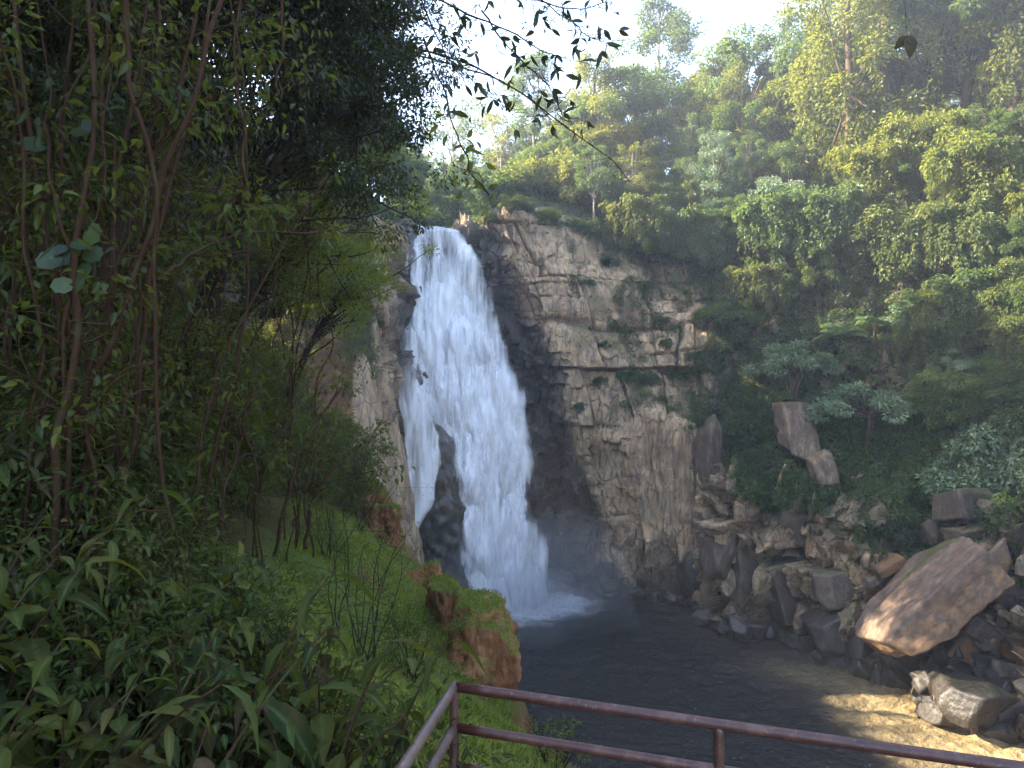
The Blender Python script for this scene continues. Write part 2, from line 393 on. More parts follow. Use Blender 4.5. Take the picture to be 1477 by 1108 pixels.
t = NT('cliff_rock'); m_cliff = t.done(rock_shader(t, t.coord(), 1.3, .22, t.attr('wet'), t.attr('moss'), t.attr('veg'), t.attr('blk'), t.attr('joint')))
def grid_faces(a, b):
    i = np.arange(a - 1)[:, None] * b; j = np.arange(b - 1)[None]
    return np.stack([i + j, i + b + j, i + b + j + 1, i + j + 1], -1).reshape(-1, 4)
gf = grid_faces(NS, NTT)
cliff_me = mesh('cliff', cliffV.reshape(-1, 3), [gf], [m_cliff], dict(wet=wet.ravel(), moss=moss.ravel(), veg=veg_c.ravel(), blk=((slab * np.clip(.5 + .45 * o1 + .25 * o2, 0, 1) + (1 - slab) * .5) * (1 - .45 * right * (1 - sstep(4., 4.6, ti)))).ravel(), joint=(slab * np.clip(sstep(.45, .9, j1) + .7 * sstep(.5, .9, j2) * sstep(-.1, .25, fbm(G * .2, 88)), 0, 1)).ravel()), False)
obj('cliff', cliff_me, kind='structure')
cliff_bvh = BVHTree.FromPolygons(cliffV.reshape(-1, 3).tolist(), gf.tolist())

# ------------------------------------------------------------------ the left bank: a height field that climbs to a wooded hill
_Y = [-20, 2, 4, 7, 10, 14, 18, 22, 26, 30, 34, 38, 46, 58]
_Xc = [1.9, 1.6, 1.5, .6, .0, -.25, -.7, -2.1, -3.6, -5.2, -7.0, -9.0, -10.9, -11.5]
_Zc = [15.5, 16.0, 16.2, 16.2, 15.0, 13.3, 13.0, 13.0, 13.0, 13.4, 15.3, 18.2, 21.6, 24]
def ridge(X, Y):
    """height of the hill's crest"""
    h = 64.5 + 4 * sstep(38, 46, Y) + 2.0 * np.sin(Y * .21 + 1) + 1.5 * np.sin(Y * .47) - 9 * sstep(56, 62, Y)  # unseen crest height, shaped to cast the gorge's shadow line
    return h
def zleft(X, Y):
    X = np.asarray(X, float); Y = np.asarray(Y, float)
    xc = np.interp(Y, _Y, _Xc); zc = np.interp(Y, _Y, _Zc)
    d = xc - X + .25 * vnoise(np.stack([X * .0, Y * .9, X * 0], -1), 5)
    dp = np.maximum(d, 0); d4 = np.maximum(dp - 4, 0); d14 = np.maximum(dp - 14, 0)
    ga = .32 * dp + .03 * dp * dp
    gb = np.where(dp < 4, .5 * dp + .06 * dp * dp, 2.96 + .42 * d4 + .03 * d4 * d4)
    g = ga + (gb - ga) * sstep(6, 12, Y) + .055 * d14 * d14
    up = zc + g
    rg = ridge(X, Y)
    k = 6.0
    up = rg - k * np.log1p(np.exp(np.clip((rg - up) / k, -30, 30)))
    # a made-up side ravine, cut into the hill to let sun onto the pool
    yr = 38.5 - SUN_AZ[1] * (X - 23.0) / 1.0
    cap = math.tan(R_(SUN_EL)) * (20.5 - X) - 3.0
    w = 1 - sstep(5.0, 7.5, np.abs(Y - yr))
    up = np.where((w > 0) & (up > cap), up + (cap - up) * w, up)
    dn = zc + .9 * np.clip(d, -.35, 0) + 5.5 * np.clip(d + .35, -9, 0)
    dn = np.where((w > 0) & (dn > cap), dn + (cap - dn) * w, dn)
    z = np.where(d > 0, up, np.maximum(dn, -4.0))
    p = np.stack([X, Y, 0 * X], -1)
    z = z + sstep(.2, 3, d) * (.35 * fbm(p * .35, 61, 4) + .9 * fbm(p * .09, 62, 3) * sstep(6, 12, Y)) + .07 * fbm(p * 1.9, 63, 3)
    return z
ys = np.concatenate([np.linspace(-20, 2, 12), np.arange(2.15, 34, .16), np.linspace(34.3, 62, 100)])
ds = np.concatenate([-np.linspace(5.6, 0, 56)[:-1], np.arange(0, 8, .14), np.linspace(8, 62, 90)])
Yg, Dg = np.meshgrid(ys, ds, indexing='ij')
Xg = np.interp(Yg, _Y, _Xc) - Dg
Zg = zleft(Xg, Yg)
flute = .55 * fbm(np.stack([Yg * .9, Zg * .22, Xg * 0], -1), 81, 4) * sstep(.15, .8, -Dg)
bank = np.stack([Xg + flute, Yg + .6 * flute, Zg], -1)
sl = grid_normals(bank)[..., 2]
sl = np.abs(sl)
grassy = (1 - sstep(28, 31, Yg)) * sstep(.35, .6, sl + .18 * fbm(bank * .8, 66)) * (1 - sstep(4.2, 6.5, Dg)) * sstep(4, 6, Yg)
t = NT('bank_soil'); co = t.coord()
n1 = t.noise(co, 1.2, 6, .6); n2 = t.noise(t.mapping(co, (1, 1, .25)), 6., 6, .7)
c = t.ramp(n1, [(.3, (.075, .036, .018)), (.55, (.17, .085, .042)), (.75, (.26, .15, .085))])
c = t.mix(t.ramp(n2, [(.4, 0.), (.7, .6)]), c, (.045, .025, .014, 1))
c = t.mix(t.attr('tan'), c, t.mix(n2, (.30, .20, .125, 1), (.16, .10, .065, 1)))
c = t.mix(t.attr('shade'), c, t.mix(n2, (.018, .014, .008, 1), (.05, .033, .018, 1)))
c = t.mix(t.attr('grassy'), c, t.mix(n1, (.05, .075, .012, 1), (.12, .15, .025, 1)))
b = t.n('Bump', {'Height': t.math('ADD', n2, n1), 'Strength': .8, 'Distance': .08})
soil_s = t.n('BsdfPrincipled', {'Base Color': c, 'Roughness': .9, 'Specular IOR Level': .15, 'Normal': b.outputs[0]}).outputs[0]
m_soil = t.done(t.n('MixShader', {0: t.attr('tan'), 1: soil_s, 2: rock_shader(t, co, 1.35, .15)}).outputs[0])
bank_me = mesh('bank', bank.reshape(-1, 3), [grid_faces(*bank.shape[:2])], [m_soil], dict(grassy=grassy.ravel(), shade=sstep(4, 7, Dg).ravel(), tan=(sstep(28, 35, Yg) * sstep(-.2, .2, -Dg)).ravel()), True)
obj('hillside', bank_me, kind='structure')
_bf = grid_faces(*bank.shape[:2])
bank_bvh = BVHTree.FromPolygons(bank.reshape(-1, 3).tolist(), _bf.tolist())

# ------------------------------------------------------------------ pool
xs = np.concatenate([np.linspace(-14, 32, 420)]); yy = np.concatenate([np.linspace(-20, 24, 12), np.linspace(24.3, 70, 520)])
PX, PY = np.meshgrid(xs, yy, indexing='ij')
pz = .2 * fbm(np.stack([PX * .55 + .15 * PY, PY * 1.1, PX * 0], -1), 71, 4) + .05 * fbm(np.stack([PX * 2.2, PY * 3.6, PX * 0], -1), 75, 2)
dist_foot = np.sqrt(((PX - 0.6) / 7.4) ** 2 + ((PY - 61.2 - .45 * (PX - .2)) / 4.2) ** 2)
pz += .22 * np.exp(-dist_foot ** 2) * fbm(np.stack([PX * 1.6, PY * 1.6, PX * 0], -1), 72, 3)
foam = 1 - sstep(.55, 1.35, dist_foot + .28 * fbm(np.stack([PX * .7, PY * .7, PX * 0], -1), 73, 4))
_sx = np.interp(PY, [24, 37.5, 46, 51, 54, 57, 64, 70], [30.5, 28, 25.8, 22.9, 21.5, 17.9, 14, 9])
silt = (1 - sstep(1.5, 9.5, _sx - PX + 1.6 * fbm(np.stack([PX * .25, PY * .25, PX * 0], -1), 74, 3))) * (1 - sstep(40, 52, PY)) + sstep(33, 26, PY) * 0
t = NT('pool_water'); co = t.coord()
w1 = t.noise(t.mapping(co, (1, 1.5, 1)), 1.1, 4, .6, .6); w2 = t.noise(t.mapping(co, (1, 1.4, 1)), 4.5, 4, .6, .4)
h = t.math('ADD', t.math('MULTIPLY', w1, .6), t.math('MULTIPLY', w2, .35))
b = t.n('Bump', {'Height': h, 'Strength': 1.0, 'Distance': .42})
fl = t.noise(t.mapping(co, (.7, 1.6, 1)), 3.2, 5, .7)
fo = t.math('MULTIPLY', t.attr('foam'), t.ramp(t.noise(co, 2.4, 6, .7), [(.3, .25), (.55, 1.)]))
sky_glint = t.math('MULTIPLY', t.ramp(fl, [(.655, 0.), (.74, .55)]), t.ramp(t.noise(co, .12, 2), [(.4, .2), (.6, 1.)]))  # sky reflections on the wavelets, painted as white flecks
fo = t.math('MAXIMUM', fo, sky_glint)
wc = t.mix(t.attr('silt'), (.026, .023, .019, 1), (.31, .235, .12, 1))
wc = t.mix(fo, wc, (.75, .78, .84, 1))
pw = t.n('BsdfPrincipled', {'Base Color': wc, 'Roughness': t.math('MULTIPLY_ADD', fo, .5, .08), 'IOR': 1.33, 'Specular IOR Level': .5, 'Normal': b.outputs[0]})
m_pool = t.done(pw.outputs[0])
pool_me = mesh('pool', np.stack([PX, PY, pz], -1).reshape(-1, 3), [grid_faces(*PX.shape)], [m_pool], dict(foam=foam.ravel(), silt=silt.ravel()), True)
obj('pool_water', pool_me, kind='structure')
g0 = mesh('ground', [(-1500, -1500, -8), (1500, -1500, -8), (1500, 1500, -8), (-1500, 1500, -8)], [[(0, 1, 2, 3)]], [m_soil])
obj('ground', g0, kind='structure')
# ------------------------------------------------------------------ waterfall
def fall_Y(X, Z):
    return (63.6 + (59.6 + .75 * (X + 3.5) - 63.6) * np.clip((35.2 - Z) / 35.2, 0, 1) ** 1.25)
EDGE = np.array([  # pixel row, main curtain's two edges in the photograph (bearing), turned into metres below
 (316,578,648),(330,574,664),(350,568,680),(380,562,704),(430,560,716),(480,562,726),(530,566,750),(560,578,760),(600,602,768),(650,628,778),(700,640,782),(750,638,788),(800,640,800),(850,660,812),(886,672,824)], float)
def water_material(name, thick):
    t = NT(name); co = t.coord()
    a = t.attr('body')
    s1 = t.noise(t.mapping(co, (.95, .5, .13)), 1.0, 5, .6, .6)
    s2 = t.noise(t.mapping(co, (3.0, 1.0, .24)), 1.5, 5, .65, .4)
    d = t.math('ADD', t.math('MULTIPLY', s1, .72), t.math('MULTIPLY', s2, .34))
    al = t.math('MULTIPLY', t.ramp(t.math('ADD', d, t.math('MULTIPLY_ADD', a, .62, -.62 + thick)), [(.34, 0.), (.72, 1.)], 'EASE'), t.attr('fade'))
    b = t.n('Bump', {'Height': d, 'Strength': .45, 'Distance': .3})
    df = t.n('BsdfDiffuse', {'Color': (.9, .91, .94, 1), 'Normal': b.outputs[0]})
    tr = t.n('BsdfTranslucent', {'Color': (.8, .85, .92, 1)})
    w = t.n('MixShader', {0: .15, 1: df.outputs[0], 2: tr.outputs[0]})
    return t.done(t.n('MixShader', {0: al, 1: t.n('BsdfTransparent').outputs[0], 2: w.outputs[0]}).outputs[0])
m_water = water_material('falling_water', .2); m_veil = water_material('thin_falling_water', -.02)
fall = thing('waterfall', 'tall white waterfall plunging down the dark rock into the pool', 'waterfall', (0, 0, 0))
def curtain(name, off, seed, mat, shrink, amp, parent=fall, edge=EDGE, nu=150, nv=420, body=1.0, depth=None, topfade=0.):
    v = np.linspace(0, 1, nv)[:, None]; u = np.linspace(0, 1, nu)[None]
    row = edge[0, 0] + v * (edge[-1, 0] - edge[0, 0])
    l = np.interp(row, edge[:, 0], edge[:, 1]); r = np.interp(row, edge[:, 0], edge[:, 2])
    wv = (r - l)
    l = l + wv * shrink; r = r - wv * shrink
    l = l + 6 * fbm(np.stack([row * .03, row * 0 + seed, row * 0], -1), 5, 4); r = r + 6 * fbm(np.stack([row * .03, row * 0 + seed + 9, row * 0], -1), 6, 4)
    xp = l + (r - l) * u
    Y = np.full_like(xp, 62.0)
    for _ in range(5):
        X = (xp - 738.5) / F * Y; Z = CAM_Z - (row - 554) / F * Y + 0 * X
        Y = fall_Y(X, Z) if depth is None else depth(X, Z)
    Pn = np.stack([X, Y, Z], -1)
    pp = Pn * np.array([.55, .3, .16]); pp[..., 2] += seed
    bil = np.abs(fbm(pp, seed, 3)); big = fbm(Pn * np.array([.28, .2, .12]) + seed, seed + 2, 2)
    puff = fbm(Pn * np.array([1.2, .6, .28]) + seed, seed + 3, 4)
    e = np.minimum(u, 1 - u) * 2
    Y2 = Y - off - amp * (1.2 * big + 1.3 * bil + .32 * puff) * sstep(0, .35, e) * sstep(0, .1, v) + (1 - e) ** 3 * .8
    lip = np.clip(1 - v / .035, 0, 1)                # bends back over the lip
    Y2 = Y2 + lip ** 2 * 3.0; Z2 = Z - lip ** 2 * .25
    body_a = np.clip(body * sstep(0, .3, e + .25 * fbm(Pn * np.array([.5, .3, .12]), seed + 4, 3)) * (.9 + .1 * sstep(.1, .45, v)) + .25 * big, 0, 1.2)
    fade = sstep(0, .26, e + .10 * puff - .02)
    fade = fade * (1 - .6 * sstep(.97, 1.0, v)) * (sstep(0, topfade, v + .12 * puff * (topfade > 0)) if topfade else 1.)
    me = mesh(name, np.stack([X, Y2, Z2], -1).reshape(-1, 3), [grid_faces(nv, nu)], [mat], dict(body=body_a.ravel(), fade=(fade + 0 * X).ravel()), True)
    return obj(name, me, parent)
curtain('water_curtain', .2, 101, m_water, .0, .6)
curtain('water_curtain', .8, 103, m_water, .09, .9, body=.85)
curtain('water_curtain', 1.4, 107, m_veil, .04, 1.2, body=.9)
EDGE_S = np.array([(470,566,600),(520,562,604),(560,564,604),(600,572,630),(630,576,650),(660,578,646),(700,578,636),(740,579,622),(780,584,602),(830,584,600)], float)
side_Y = lambda X, Z: 56.9 + .045 * (Z - 4)
curtain('side_stream', .0, 111, m_water, .0, .3, edge=EDGE_S, nu=60, nv=260, body=.95, topfade=.4, depth=side_Y)
EDGE_T = np.array([(420,570,650),(480,568,650),(540,562,640),(600,572,650),(700,580,668),(850,585,690)], float)
curtain('spray', .0, 117, m_veil, .0, .3, edge=EDGE_T, nu=70, nv=220, body=.5, topfade=.3, depth=lambda X, Z: 58.9 + .11 * Z)
# the stream above the lip
me = mesh('stream', [(-9.6, 66, 34.9), (-5.6, 66, 34.95), (-5, 80, 35.8), (-9, 80, 35.8), (-9.5, 110, 43), (-12, 110, 43)], [[(0, 1, 2, 3), (3, 2, 4, 5)]], [m_pool], dict(foam=[.4] * 6))
obj('stream_water', me, kind='structure')

# ------------------------------------------------------------------ stones
import bmesh
def ico(n):
    b = bmesh.new(); bmesh.ops.create_icosphere(b, subdivisions=n, radius=1)
    V = np.array([v.co[:] for v in b.verts]); Fc = np.array([[v.index for v in f.verts] for f in b.faces]); b.free(); return V, Fc
ICO5, ICO6, ICO4 = ico(5), ico(6), ico(4)
def rock_mesh(name, seed, dims, mat, cuts=9, soft=.035, rough=.05, ic=None, extra=(), beds=.0):
    V, Fc = ic or ICO5
    rng = np.random.default_rng(seed)
    pl = [(np.array(n, float), 1.0) for n in ((1,0,0),(-1,0,0),(0,1,0),(0,-1,0),(0,0,1),(0,0,-1))]
    pl = [(unit(n + rng.normal(size=3) * .16), d * rng.uniform(.82, 1.05)) for n, d in pl]
    for _ in range(cuts): pl.append((rdir(rng, 1)[0], rng.uniform(.86, 1.22)))
    pl += [(unit(np.array(n, float)), d) for n, d in extra]
    rr = np.stack([d / np.maximum(V @ n, 1e-3) for n, d in pl], -1)
    r = -soft * np.log(np.exp(-np.minimum(rr, 6) / soft).sum(-1)); r = np.clip(r, .1, 2.2)
    Q = V * r[:, None] * np.array(dims)
    nn = unit(V / np.array(dims))
    sc = max(dims)
    Q += nn * (rough * sc * fbm(Q / sc * 2.2 + seed, seed, 5) + .35 * rough * sc * fbm(Q / sc * 9 + seed, seed + 3, 3))[:, None]
    if beds: Q += nn * (beds * sc * (np.abs(((Q[:, 2] / sc * 5 + .6 * fbm(Q / sc * 1.5, seed)) % 1) - .5) * 2 - .5))[:, None]
    return mesh(name, Q, [Fc], [mat], dict(moss=np.zeros(len(Q)) + 0, wet=np.zeros(len(Q)), veg=np.zeros(len(Q))), True)
def stone_mat(name, tint, base, dark, mossy=.3, wet=0., orange=.0):
    t = NT(name); co = t.coord()
    geo = t.n('NewGeometry'); nz = t.n('SeparateXYZ', {0: geo.outputs['Normal']}).outputs[2]
    n1 = t.noise(co, .7, 6, .62); n2 = t.noise(t.mapping(co, (1, 1, .35), rot=(.3, .4, 0)), 2.6, 8, .7, .5); n3 = t.noise(co, 11, 5, .7)
    c = t.mix(t.ramp(n1, [(.35, 0.), (.65, 1.)]), (*dark, 1), (*base, 1))
    c = t.mix(t.ramp(n2, [(.45, .75), (.6, 0.)]), c, (.05, .042, .036, 1))
    c = t.mix(t.math('MULTIPLY', t.ramp(n3, [(.52, 0.), (.7, 1.)]), .3), c, (.40, .36, .30, 1))
    if orange: c = t.mix(t.math('MULTIPLY', t.ramp(t.noise(co, .5, 4), [(.4, 0.), (.6, 1.)]), orange), c, (.26, .12, .045, 1))
    oi = t.n('ObjectInfo').outputs['Random']
    c = t.n('HueSaturation', {'Value': t.math('MULTIPLY_ADD', oi, .5, .75), 'Color': c}).outputs[0]
    mo = t.math('MULTIPLY', t.ramp(t.math('MULTIPLY_ADD', nz, .35, t.math('MULTIPLY', n1, .9)), [(.66, 0.), (.82, 1.)]), mossy)
    c = t.mix(mo, c, t.mix(n3, (.03, .045, .01, 1), (.10, .12, .02, 1)))
    h = t.math('ADD', t.math('MULTIPLY', n2, .7), t.math('MULTIPLY', n3, .3))
    b = t.n('Bump', {'Height': h, 'Strength': .7, 'Distance': .12})
    return t.done(t.n('BsdfPrincipled', {'Base Color': c, 'Roughness': .38 if wet else .8, 'Specular IOR Level': .5 if wet else .3, 'Normal': b.outputs[0]}).outputs[0])
M_tan = stone_mat('pale_stone', 1, (.28, .20, .135), (.15, .10, .068), .5)
M_grey = stone_mat('grey_stone', 1, (.165, .118, .085), (.075, .052, .038), .5)
M_brown = stone_mat('rusty_stone', 1, (.25, .14, .065), (.13, .075, .04), .2, orange=.6)
M_wet = stone_mat('wet_stone', 1, (.026, .022, .021), (.010, .009, .009), .1, wet=1.)
def ray_hit(x, y, bvh=None):
    d = Vector(((x - 738.5) / F, 1, -(y - 554) / F)).normalized()
    h = (bvh or cliff_bvh).ray_cast(Vector((0, 0, CAM_Z)), d)
    return h[0], (h[1] if h[0] else None)
# the giant slab
a_ = Vector((.75, .15, .62)).normalized(); n_ = Vector((-.45, -.50, .70)); n_ = (n_ - a_ * n_.dot(a_)).normalized(); b_ = a_.cross(n_)
rot = Matrix((a_, b_, n_)).transposed()
def big_slab_me():
    return rock_mesh('giant_boulder', 5, (5.1, 3.3, 1.75), M_big, 3, .018, .04, ICO6, extra=[((-1, -.1, .75), 1.05), ((-.8, .9, .3), 1.15), ((-.9, -.8, 0), 1.2), ((1, .2, .9), 1.2)])
t = NT('slab_stone'); co = t.coord()
n1 = t.noise(co, .5, 6, .6); n2 = t.noise(t.mapping(co, (.7, 1.2, 1.2)), 2.2, 9, .75, .3); n3 = t.noise(co, 9, 5, .7)
zz = t.n('SeparateXYZ', {0: co}).outputs[2]; yy_ = t.n('SeparateXYZ', {0: co}).outputs[1]
c = t.ramp(n1, [(.35, (.12, .075, .048)), (.5, (.21, .14, .095)), (.7, (.155, .096, .06))])
side = t.ramp(t.math('ADD', zz, t.math('MULTIPLY', t.math('SUBTRACT', n1, .5), .9)), [(.0, 1.), (.9, 0.)])
c = t.mix(t.math('MULTIPLY', side, .85), c, t.mix(n2, (.12, .06, .028, 1), (.33, .19, .09, 1)))
c = t.mix(t.ramp(n2, [(.42, .7), (.56, 0.)]), c, (.055, .045, .038, 1))
mo = t.ramp(t.math('ADD', t.math('MULTIPLY', t.math('ABSOLUTE', t.math('SUBTRACT', yy_, .9)), -.9), t.math('MULTIPLY_ADD', n1, 1.6, t.math('MULTIPLY', t.n('SeparateXYZ', {0: co}).outputs[0], .22))), [(.55, 0.), (1., .9)])
c = t.mix(mo, c, t.mix(n3, (.03, .04, .01, 1), (.10, .11, .02, 1)))
b = t.n('Bump', {'Height': t.math('ADD', n2, t.math('MULTIPLY', n3, .3)), 'Strength': .7, 'Distance': .16})
M_big = t.done(t.n('BsdfPrincipled', {'Base Color': c, 'Roughness': .72, 'Normal': b.outputs[0]}).outputs[0])
obj('giant_boulder', big_slab_me(), None, 'giant tilted tan slab with mossy step and rusty underside, largest of the fallen rocks', 'boulder', loc=P(1340, 868, 43.3), rot=rot.to_euler())
bo = rock_mesh('boulder', 8, (2.3, 1.0, .9), M_big, 4, .03, .03, extra=[((-1, 0, .6), 1.)])
obj('boulder', bo, None, 'mossy brown block resting on the upper end of the giant tilted slab', 'boulder', loc=P(1418, 838, 42.6), rot=rot.to_euler())
STONES = [  # x, y, width, height (pixels in the photograph), material, roll, label
 (1385,728,66,48,M_grey,.05,'squarish grey boulder standing in the creepers, highest large one of the rockfall'),
 (1444,711,24,9,M_grey,.1,'small flat slab capping the stones right of the squarish grey boulder'),
 (1425,731,20,20,M_grey,-.1,'small upright grey stone next to the squarish grey boulder'),
 (1459,724,13,16,M_brown,.2,'little brown stone right of the flat capping slab'),
 (1347,766,38,30,M_grey,.3,'rounded grey boulder just below the squarish grey boulder'),
 (1374,772,30,20,M_brown,-.2,'low brown stone between rounded grey boulder and leaning slabs'),
 (1397,770,52,34,M_grey,.6,'leaning dark slab behind the top end of the giant slab'),
 (1422,779,66,20,M_tan,.85,'narrow pale slab leaning steeply above the giant slab'),
 (1466,766,46,26,M_grey,.15,'layered grey slab at the edge of the picture under green moss'),
 (1458,800,80,34,M_grey,.25,'wide flat grey slab just behind the giant slab'),
 (1281,816,46,24,M_brown,.5,'orange brown flat stone perched left of the giant slab'),
 (1260,838,26,17,M_tan,.45,'pale wedge of stone below the orange brown flat stone'),
 (1286,797,22,16,M_grey,.2,'small rounded stone above the orange brown flat stone'),
 (1332,796,34,18,M_grey,.6,'slanting grey stone touching the upper left of the giant slab'),
 (1310,806,18,14,M_tan,.2,'small pale stone between the orange brown stone and the slanting grey one'),
 (1462,858,52,52,M_grey,.3,'bluish grey block under the mossy end of the giant slab'),
 (1420,912,68,38,M_grey,-.5,'streaky grey slab sloping down beside the orange block'),
 (1397,936,66,42,M_brown,-.25,'orange block of stone under the giant slab, warm coloured'),
 (1450,970,46,32,M_tan,-.15,'tan block low on the rockfall below the streaky grey slab'),
 (1474,942,44,34,M_brown,-.2,'dark brown block right of the streaky grey slab'),
 (1385,978,56,20,M_grey,.05,'flat grey slab lying low beneath the orange block'),
 (1420,984,24,16,M_grey,.1,'small grey stone left of the low tan block'),
 (1348,982,50,32,M_wet,.1,'black wet boulder under the nose of the giant slab'),
 (1312,992,46,34,M_wet,.2,'black wet boulder at the water, nearest the sunlit patch'),
 (1400,1010,90,50,M_wet,.1,'large black wet boulder at the water below the rockfall'),
 (1452,1022,80,52,M_wet,-.1,'black wet boulder at the picture edge beside the sunlit water'),
 (1372,1030,60,34,M_wet,.0,'low black wet rock lapped by the sunlit water'),
 (1440,1050,70,30,M_wet,.1,'lowest black wet rock beside the sunlit water'),
 (1205,912,64,60,M_wet,.3,'dark shore boulder left of the giant slab at the waterline'),
 (1168,932,40,36,M_wet,.1,'dark pointed rock at the waterline under the mossy shelf'),
 (1240,925,50,44,M_wet,-.2,'dark wet rock between shore boulder and giant slab'),
 (1265,955,44,28,M_wet,.1,'low wet rock in front of the nose of the giant slab'),
 (1140,612,46,66,M_tan,.0,'tall tan standing rock under the umbrella shaped shrub'),
 (1180,676,30,46,M_tan,.1,'smaller tan rock right of the tall tan standing rock'),
 (1022,660,24,110,M_tan,-.03,'narrow tan pillar of rock beside the dark crack'),
 (1140,858,60,100,M_grey,.05,'tall blocky grey buttress at the pool below the mossy shelf'),
 (1080,850,56,80,M_grey,-.06,'rounded grey buttress at the pool next to the dark crack'),
 (1215,850,70,60,M_grey,.1,'layered grey block above the dark shore boulder'),
 (1160,755,80,50,M_grey,-.03,'broad grey outcrop under the leafy shelf'),
 (1000,830,36,60,M_wet,.1,'dark rounded rock at the foot of the dark crack'),
 (1035,800,34,70,M_grey,-.1,'upright grey rock at the mouth of the dark crack'),
]
for i, (x, y, w, h, m, roll, lab) in enumerate(STONES):
    p, nn = ray_hit(x, y)
    if p is None: continue
    rng = np.random.default_rng(900 + i)
    k = p.y / F; hw, hh = w * k / 2, h * k / 2; dp = (hw + hh) * .5
    st = 'standing' in lab or 'smaller tan rock' in lab
    me = rock_mesh('boulder', 300 + i + 61 * st, (hw, dp * (.9 if st else 1), hh), m, 1 if st else 7, .03, .035, ICO4 if w < 40 else ICO5, beds=.006, extra=[((.3, -.8, .6), 1.1)] if st else ())
    obj('boulder', me, None, lab, 'boulder', loc=Vector(p) + Vector((0, dp * (-.45 if st else .5 if m in (M_grey, M_tan) and w * h > 2500 else .1), 0)), rot=(rng.uniform(-.25, .25) * (w > h), -roll, rng.uniform(-.3, .3) * (not st)))
rng = np.random.default_rng(77)
peb = [rock_mesh('stone', 500 + i, (1, .8, .62), (M_grey, M_tan, M_brown, M_wet, M_grey)[i % 5], 8, .03, .04, ICO4) for i in range(10)]
k = 0
for _ in range(600):
    if k >= 110: break
    x = rng.uniform(1230, 1500); y = rng.uniform(770, 1075)
    if y > 1000 + (x - 1290) * .42 or y < 905 - (x - 1230) * .62 : continue
    p, nn = ray_hit(x, y)
    if p is None: continue
    s = rng.uniform(.25, .75) * (1.25 if rng.random() < .2 else 1)
    low_ = p.z < 3.2
    me = peb[3 if low_ and rng.random() < .8 else rng.integers(10)]
    if low_ and rng.random() < .7: me = peb[8] if rng.random() < .1 else peb[3]
    obj('stone', me, None, 'small black wet stone wedged in the rockfall at the water' if me in (peb[3], peb[8]) else 'small loose stone wedged between the large rocks of the rockfall', 'stone', 'loose wet stones at the water' if me in (peb[3], peb[8]) else 'loose stones of the rockfall', loc=p, rot=rng.uniform(-1, 1, 3), scale=s)
    k += 1
# black wet rocks along the foot of the wall
for i, x in enumerate(np.linspace(812, 1290, 34)):
    x += rng.uniform(-6, 6)
    yb = np.interp(x, [800, 870, 960, 1000, 1050, 1130, 1180, 1290], [850, 856, 866, 880, 905, 920, 945, 990])
    p, nn = ray_hit(x, yb - rng.uniform(2, 14))
    if p is None: continue
    s = rng.uniform(.5, 1.15)
    obj('shore_rock', peb[3] if i % 3 else peb[8], None, 'black wet rock at the waterline along the foot of the gorge wall', 'rock', 'wet rocks along the foot of the wall', loc=(p.x, p.y, max(0.1, p.z * .5)), rot=rng.uniform(-.6, .6, 3), scale=(s, s, s * rng.uniform(.8, 1.6)))
# the dark outcrop that parts the fall
me = rock_mesh('rock_spur', 41, (2.0, 1.6, 8.6), M_wet, 12, .05, .12, ICO6, extra=[((-.75, -.2, .5), .78), ((.75, -.25, .45), .80), ((.1, -.9, .3), .8)])
obj('rock_spur', me, None, 'black wet rock spur parting the side stream from the main fall', 'rock', loc=P(636, 752, 59.6), rot=(0, R_(-2), 0))

# ------------------------------------------------------------------ red earth bluffs on the bank's edge
t = NT('red_earth'); co = t.coord()
n1 = t.noise(t.mapping(co, (1, 1, .22)), 3.2, 7, .7, .4); n2 = t.noise(co, 1.3, 5, .6); n3 = t.noise(co, 14, 4, .7)
c = t.ramp(n1, [(.3, (.06, .026, .014)), (.48, (.24, .10, .045)), (.62, (.40, .20, .10)), (.75, (.17, .075, .035))])
geo = t.n('NewGeometry'); nz = t.n('SeparateXYZ', {0: geo.outputs['Normal']}).outputs[2]
mo = t.ramp(t.math('MULTIPLY_ADD', nz, .55, t.math('MULTIPLY', n2, .8)), [(.6, 0.), (.9, 1.)])
c = t.mix(mo, c, t.mix(n3, (.07, .075, .014, 1), (.17, .18, .035, 1)))
b = t.n('Bump', {'Height': t.math('ADD', n1, t.math('MULTIPLY', n3, .25)), 'Strength': .9, 'Distance': .09})
M_earth = t.done(t.n('BsdfPrincipled', {'Base Color': c, 'Roughness': .92, 'Specular IOR Level': .15, 'Normal': b.outputs[0]}).outputs[0])
BLUFF = [(690, 965, 88, 180, 16.4, .06, 'broad red earth bluff with mossy crown above the pool, nearest of the bluffs'),
         (650, 905, 60, 130, 19.5, -.1, 'dark mossy earth bluff just behind the broad red bluff'),
         (606, 872, 52, 110, 23.5, .05, 'red earth bluff with a jagged dark top at the foot of the side stream'),
         (557, 778, 34, 96, 29., .1, 'slim red earth bluff with grassy cap in front of the side stream'),
         (538, 745, 40, 96, 31.5, -.05, 'farthest red earth bluff leaning on the tan cliff')]
bluffs = []
for i, (x, y, w, h, Y, tilt, lab) in enumerate(BLUFF):
    kx = Y / F
    me = rock_mesh('earth_bluff', 71 + i, (w * kx * .58, w * kx * .75, h * kx * .56), M_earth, 9, .05, .13, ICO6)
    o = obj('earth_bluff', me, None, lab, 'earth bluff', 'red earth bluffs', loc=P(x, y, Y), rot=(0, tilt, .4 * i))
    bluffs.append(o)

